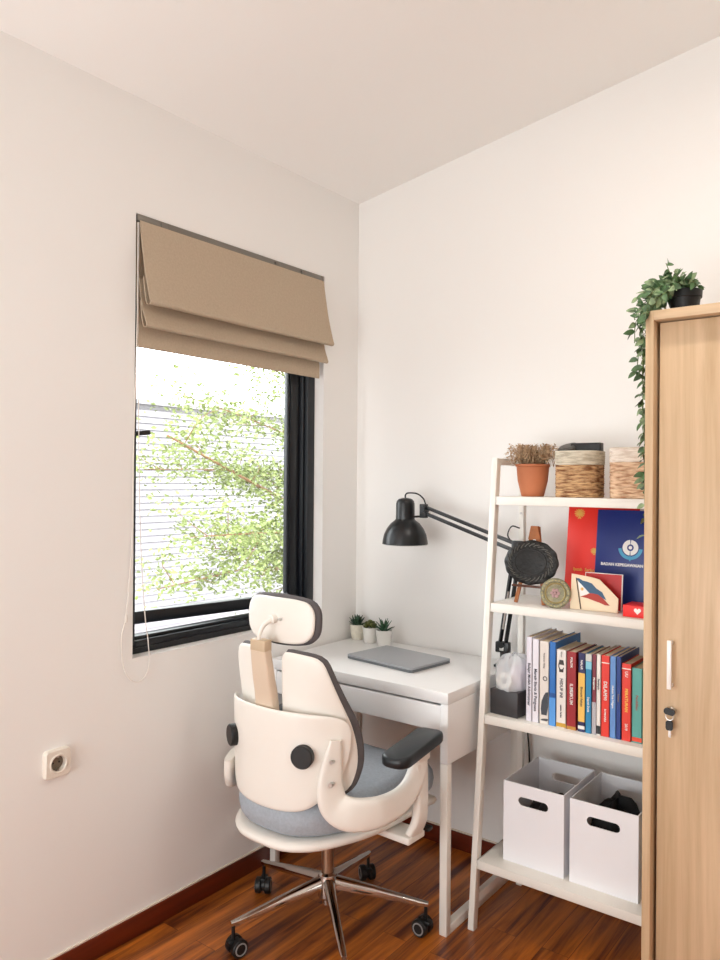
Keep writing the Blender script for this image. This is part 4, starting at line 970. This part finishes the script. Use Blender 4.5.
# lumbar shell
S1 = lambda u, z: -.296+1.3*u*u+22*u**4-.03*(z-.6)
sh_h = [(.0, .476), (.08, .478), (.14, .488), (.185, .525), (.215, .58), (.228, .65), (.230, .71), (.222, .738), (.200, .752), (.15, .760), (.08, .763)]
sh_o = sh_h+[(0, .764)]+[(-a, c_) for a, c_ in sh_h[:0:-1]]
b = MB(); b.puff(sh_o, S1, 0, .010, p=30, seg=96); b.build('lumbar_shell', M_plas, ch, smooth=60)
# split back pads: white backs and grey cushions
S2 = lambda u, z: -.262+1.3*u*u+(18-15*min(1, max(0, (z-.72)/.16)))*u**4-.05*(z-.75)
pad = [(.048, .56), (.048, .905), (.060, .924), (.155, .914), (.176, .897), (.190, .850), (.214, .75), (.228, .66), (.228, .60), (.215, .54), (.18, .51), (.07, .51)]
for s_ in (1, -1):
    O = [(u*s_, z) for u, z in pad]
    b = MB(); b.puff(O, S2, .002, .012, p=30); pb_ = b.build('back_pad', M_plas, ch, smooth=60)
    b = MB(); b.puff(O, S2, .008, .036, p=10, grow=.006); b.build('pad_cushion', M_dgrey, pb_, smooth=60)
# central post
b = MB(); b.sweep([(0, -.258, .60), (0, -.268, .76), (0, -.284, .85), (0, -.296, .925)], [(.076, .036), (.072, .034), (.068, .032), (.062, .030)], side=(1, 0, 0), pw=6, seg=24); b.build('back_post', mat('post_beige', (214, 194, 172), .45), ch, smooth=50)
b = MB(); b.box(-.030, .030, -.310, -.280, .920, .955, .004); b.build('post_collar', mat('collar_tan', (196, 174, 146), .45), ch)
S3 = lambda u, z: -.245+1.3*u*u+.9*(z-.99)**2
ho = [(-.095, .937), (.095, .937), (.134, .968), (.136, 1.035), (.105, 1.068), (-.105, 1.068), (-.136, 1.035), (-.134, .968)]
b = MB(); b.puff(ho, S3, 0, .012, p=24); hs = b.build('headrest', M_plas, ch, smooth=60)
b = MB(); b.puff(ho, S3, .006, .038, p=7, grow=.009); b.build('headrest_cushion', M_dgrey, hs, smooth=60)
b = MB(); b.tube([(0, -.296, .94), (0, -.302, .965), (.002, -.286, .992), (.004, -.255, 1.005)], .006, 10); b.cyl((.004, -.262, 1.006), (.004, -.238, 1.006), .013, seg=20, bev=.002); b.build('headrest_stalk', M_plas, ch)
b = MB(); b.cyl((.030, -.256, 1.008), (.030, -.244, 1.008), .004, seg=12); b.build('headrest_bolt', M_steel, ch)
for s_ in (-1, 1):
    u0 = .140*s_; y0 = S1(u0, .645); n_ = Vector((3.2*u0, -1, 0)).normalized(); p0 = Vector((u0, y0, .645))
    b = MB(); b.cyl(p0-n_*.004, p0+n_*.020, .032, seg=36, bev=.003); b.build('knob', M_blkp, ch)
    q_ = lambda x, y, z: (s_*x, y, z)
    b = MB()
    k0 = 0 if s_ > 0 else 2
    b.sweep([q_(.212, -.210, .690), q_(.205, -.218, .62), q_(.203, -.222, .56), q_(.212, -.212, .510), q_(.245, -.180, .484), q_(.284, -.118, .480), q_(.304, -.050, .490), q_(.313, .0, .516), q_(.317, .030, .556), q_(.318, .040, .600)][k0:],
            [(.010, .034), (.020, .062), (.026, .076), (.032, .086), (.036, .092), (.034, .088), (.032, .078), (.030, .066), (.030, .058), (.030, .054)][k0:], side=(s_*.9, -.42, 0), pw=3.4, seg=24)
    b.sweep([q_(.318, .045, .585), q_(.319, .050, .50), q_(.317, .048, .42), q_(.300, .042, .372)], [(.028, .056), (.028, .052), (.028, .056), (.024, .066)], side=(s_, 0, 0), pw=4, seg=20)
    b.box(*sorted((s_*.12, s_*.312)), .0, .085, .350, .370, .005)
    b.build('arm_support', M_plas, ch, smooth=60)
    b = MB(); b.box(*sorted((s_*.298, s_*.338)), .012, .072, .592, .624, .004); ar = b.build('arm_bracket', M_plas, ch)
    Ta = Matrix.Translation((.322, .008, .624) if s_ > 0 else (-.285, .05, .590)) @ Matrix.Rotation(R(9*s_), 4, 'Z') @ Matrix.Rotation(R(2), 4, 'X')
    b = MB(); Pn = resample(rrect(.088, .276, .034, 8), 56, 0)
    vs = []; lay = [(.0, .92), (.004, .99), (.016, 1.0), (.024, .985), (.029, .93), (.031, .84)]
    for z_, s2 in lay: vs += [(a*(1-(1-s2)*1.0), c_*(1-(1-s2)*.4), z_-.004*(1 if z_ > .02 else 0)*(1-(abs(a)/.044))) for a, c_ in Pn]
    nn_ = len(Pn); fs = [(i*nn_+k, i*nn_+(k+1) % nn_, (i+1)*nn_+(k+1) % nn_, (i+1)*nn_+k) for i in range(len(lay)-1) for k in range(nn_)]+[tuple(range(nn_)), tuple((len(lay)-1)*nn_+k for k in range(nn_))]
    b.add(vs, fs, Ta); b.build('arm_pad', M_arm, ch, smooth=60)
    b = MB(); b.cyl(q_(.212, -.218, .635 if s_ > 0 else .53), q_(.216, -.234 if s_ > 0 else -.225, .635 if s_ > 0 else .53), .005, seg=12); b.build('screw', M_steel, ch)
    b = MB(); b.cyl(q_(.212, -.218, .575 if s_ > 0 else .50), q_(.218, -.240 if s_ > 0 else -.225, .575 if s_ > 0 else .50), .006, seg=12); b.build('screw', M_steel, ch)

# ------------------------------------------------------------------ ceiling lamp above the wardrobe front (outside the picture)
cl = thing('ceiling_light', 'round white ceiling lamp above the room', 'lamp', (1.62, -1.02, 2.735))
b = MB(); b.lathe([(.13, .0), (.13, .105)], seg=40, cap=False); b.lathe([(0.0, .03), (.128, .03)], seg=40, cap=False); b.build('housing', M_whitem, cl)
